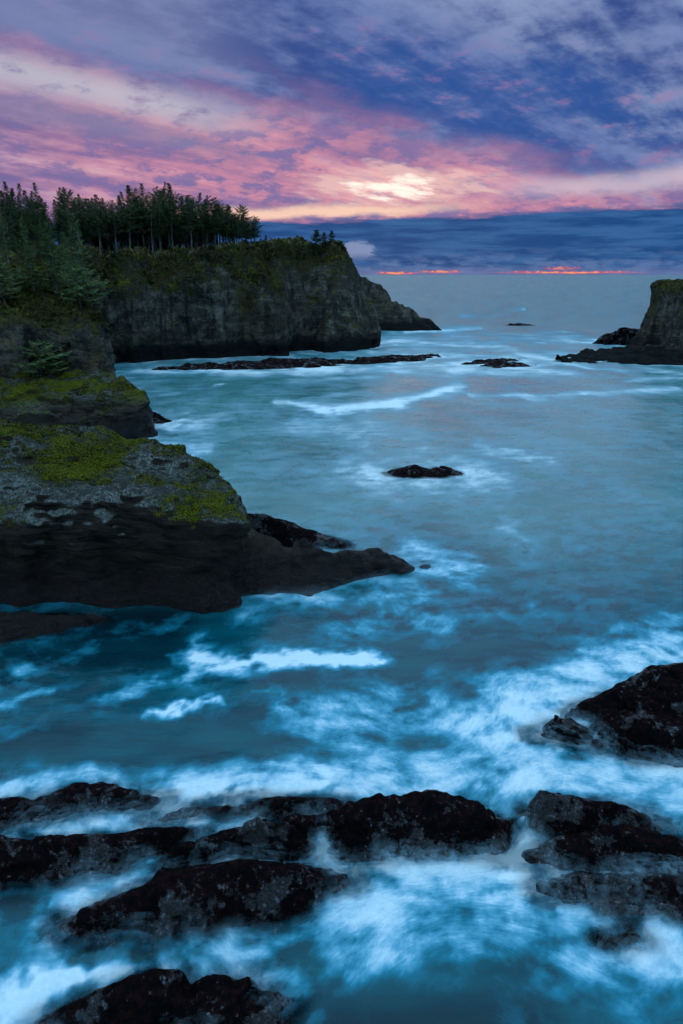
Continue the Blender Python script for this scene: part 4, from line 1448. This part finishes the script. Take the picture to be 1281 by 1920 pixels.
NG = "spruces on the brown cliff"
on_near(108, 560, 412, 145, 'n1', "tall pale green spruce on the brow of the brown cliff", 1.45)
on_near(66, 560, 446, 143, 'n2', "ragged pale spruce just left of the tall one on the brown cliff", 1.1)
on_near(14, 590, 458, 137, 'n3', "leaning spruce at the left edge of the brown cliff", 1.6, (0, -0.10))
on_near(150, 560, 500, 137.5, 's1', "low bushy spruce overhanging the corner of the brown cliff", 1.25)
on_near(42, 570, 500, 143, 's1', "low bushy spruce between the leaning and the ragged ones", 1.2)
for (px, t, Yd, k, f_, lab) in (
        (20, 400, 172, 'n2', 1.0, "ragged pale spruce on the slope above the leaning spruce"),
        (55, 392, 178, 'n1', 1.0, "broad pale spruce on the slope, upper left of the tall pale one"),
        (95, 388, 182, 'a', 1.0, "dark dense spruce rising directly behind the tall pale one"),
        (150, 396, 181, 'n1', 1.1, "pale spruce on the slope where it meets the headland wood"),
        (-30, 400, 165, 'n1', 1.0, "spruce on the slope cut by the left edge, upper one"),
        (126, 430, 165, 'n2', 1.0, "ragged pale spruce just right of the tall pale one"),
        (0, 430, 158, 'd', 1.0, "slim dark spruce at the left edge behind the leaning one"),
        (60, 440, 160, 'a', 1.0, "dark spruce on the slope just above the ragged pale one"),
        (185, 420, 196, 'n1', 1.0, "pale spruce rooted at the inner corner of the cove"),
        (210, 432, 199, 'n2', 1.0, "ragged pale spruce at the left end of the headland's brow"),
        (30, 372, 192, 'a', 1.0, "dark spruce high on the slope, leftmost of its upper row"),
        (85, 374, 195, 'd', 1.0, "slim dark spruce high on the slope, middle of its upper row"),
        (130, 378, 193, 'a', 1.0, "dark spruce high on the slope, rightmost of its upper row")):
    on_near(px, 520, t, Yd, k, lab, f_, group="spruces on the slope behind the brown cliff")
# small pine on the ledge
BV_A = bvh_of(a_me)
for (px, pyb, pyt, Yd, k, fat, lab) in ((78, 705, 640, 120.5, 's1', 1.5, "low spreading spruce growing on the mossy ledge under the brown cliff"),):
    rx, ry, rz_ = ray(px, pyb)
    hh = BV_A.ray_cast(Vector((rx * Yd / ry, Yd, 40)), Vector((0, 0, -1)))[0]
    g = max(hh.z if hh else 0, 5.0)
    plant(k, rx * Yd / ry, Yd, g - 0.2, max(2.5, top_z(px, pyt, Yd) - g), lab, None, 0.3, fat=fat)

# ------------------------------------------------------------------ low growth on slopes and brows
mt, m = newmat("cliff_growth")
cc = m.attr("tone", 2)
P, N = geo(m)
n = m.noise(P, 0.12, 3, 0.6)
c = m.mix(cc.ss(0.0, 0.35), (0.030, 0.029, 0.013), (0.085, 0.078, 0.024))
c = m.mix(cc.ss(0.35, 0.6) * n.ss(0.4, 0.55), c, (0.17, 0.165, 0.022))
c = m.mix(cc.ss(0.6, 0.75), c, (0.11, 0.052, 0.025))
c = m.mix(cc.ss(0.85, 0.95), c, (0.27, 0.215, 0.125))
dfu = m.new('ShaderNodeBsdfDiffuse'); m.put(dfu.inputs[0], c)
o = m.new('ShaderNodeOutputMaterial'); m.nt.links.new(dfu.outputs[0], o.inputs[0])
M_GROW = mt


def growth(me, count, zmin, nzmin, size, ymax, grass_z, seed, xmin=-75, zfun=None, tone_hi=0.84):
    rs = np.random.RandomState(seed)
    n = len(me.vertices)
    v = np.empty(n * 3, np.float32); me.vertices.foreach_get("co", v); v = v.reshape(-1, 3)
    nn = np.empty(n * 3, np.float32); me.vertex_normals.foreach_get("vector", nn); nn = nn.reshape(-1, 3)
    patch = fbm3(v[:, 0] / 9, v[:, 1] / 9, v[:, 2] / 6, 3)
    ok = (v[:, 2] > zmin + 5.0 * patch) & (nn[:, 2] > nzmin + 0.25 * patch) & (v[:, 1] < ymax) & (v[:, 0] > xmin) & (nn[:, 1] < 0.6)
    if zfun is not None:
        ok &= zfun(v)
    I = np.nonzero(ok)[0]
    if len(I) > count:
        I = rs.choice(I, count, replace=False)
    p, nr_ = v[I], nn[I]
    K = 7
    m_ = len(I)
    tone = np.clip(0.3 + 0.45 * patch[I] + rs.normal(0, .16, m_), 0, tone_hi)
    gz = (p[:, 2] > grass_z) & (nr_[:, 2] > 0.75) & (rs.rand(m_) < 0.6)
    tone[gz] = 0.97
    Vv = np.empty((m_, K, 4, 3), np.float32)
    s0 = size * rs.uniform(.5, 1.3, m_)
    for k in range(K):
        a = rs.uniform(0, 6.28, m_)
        d = np.stack([np.cos(a), np.sin(a), rs.uniform(.1, 1.6, m_)], 1) + nr_ * 0.7
        d[gz, 2] += 2.0
        d /= np.linalg.norm(d, axis=1, keepdims=True)
        sd = np.cross(d, rs.normal(size=(m_, 3)))
        sd /= np.linalg.norm(sd, axis=1, keepdims=True) + 1e-6
        L_ = (s0 * rs.uniform(.6, 1.3, m_))[:, None]
        w_ = L_ * np.where(gz, 0.08, 0.30)[:, None]
        b_ = p - nr_ * 0.1 + rs.normal(0, .25, (m_, 3)) * size
        Vv[:, k, 0] = b_
        Vv[:, k, 1] = b_ + d * L_ * .55 + sd * w_
        Vv[:, k, 2] = b_ + d * L_
        Vv[:, k, 3] = b_ + d * L_ * .55 - sd * w_
    Q = np.arange(m_ * K * 4).reshape(-1, 4)
    g = mesh_np("low_growth", Vv.reshape(-1, 3), Q, False)
    set_attr(g, "tone", np.repeat(tone, K * 4))
    return g


g1 = growth(head_me, 11000, 23.5, 0.34, 0.75, 285, 29.5, 5, zfun=lambda v: (v[:, 0] < -22) | (v[:, 2] > 29.5))
tag(link("ground_cover", g1, M_GROW), "green and rusty shrubs and pale grass over the headland's upper slopes", "ground cover", kind="stuff")
g2 = growth(n_me, 6000, 17.0, 0.25, 0.55, 200, 99.0, 6)
tag(link("ground_cover", g2, M_GROW), "brown and green scrub on the brow of the brown cliff", "ground cover", kind="stuff")
g3 = growth(s_me, 2500, 17.5, 0.2, 0.5, 250, 99.0, 8, xmin=60, tone_hi=0.55)
tag(link("ground_cover", g3, M_GROW), "green turf capping the sea stack", "ground cover", kind="stuff")
g4 = growth(b_me, 5200, 7.8, 0.70, 0.17, 70, 99.0, 9, xmin=-44, tone_hi=0.58, zfun=lambda v: (fbm2(v[:, 0] / 3.5, v[:, 1] / 3.5, 3) + 0.5 * sstep(v[:, 1], 50, 58) > 0.42))
tag(link("ground_cover", g4, M_GROW), "low yellow-green tufts on top of the large flat ledge", "ground cover", kind="stuff")
g5 = growth(a_me, 3000, 4.5, 0.65, 0.24, 130, 99.0, 10, xmin=-62, tone_hi=0.58, zfun=lambda v: (fbm2(v[:, 0] / 5, v[:, 1] / 5, 3) > 0.05))
tag(link("ground_cover", g5, M_GROW), "low yellow-green tufts on the rounded ledge under the brown cliff", "ground cover", kind="stuff")
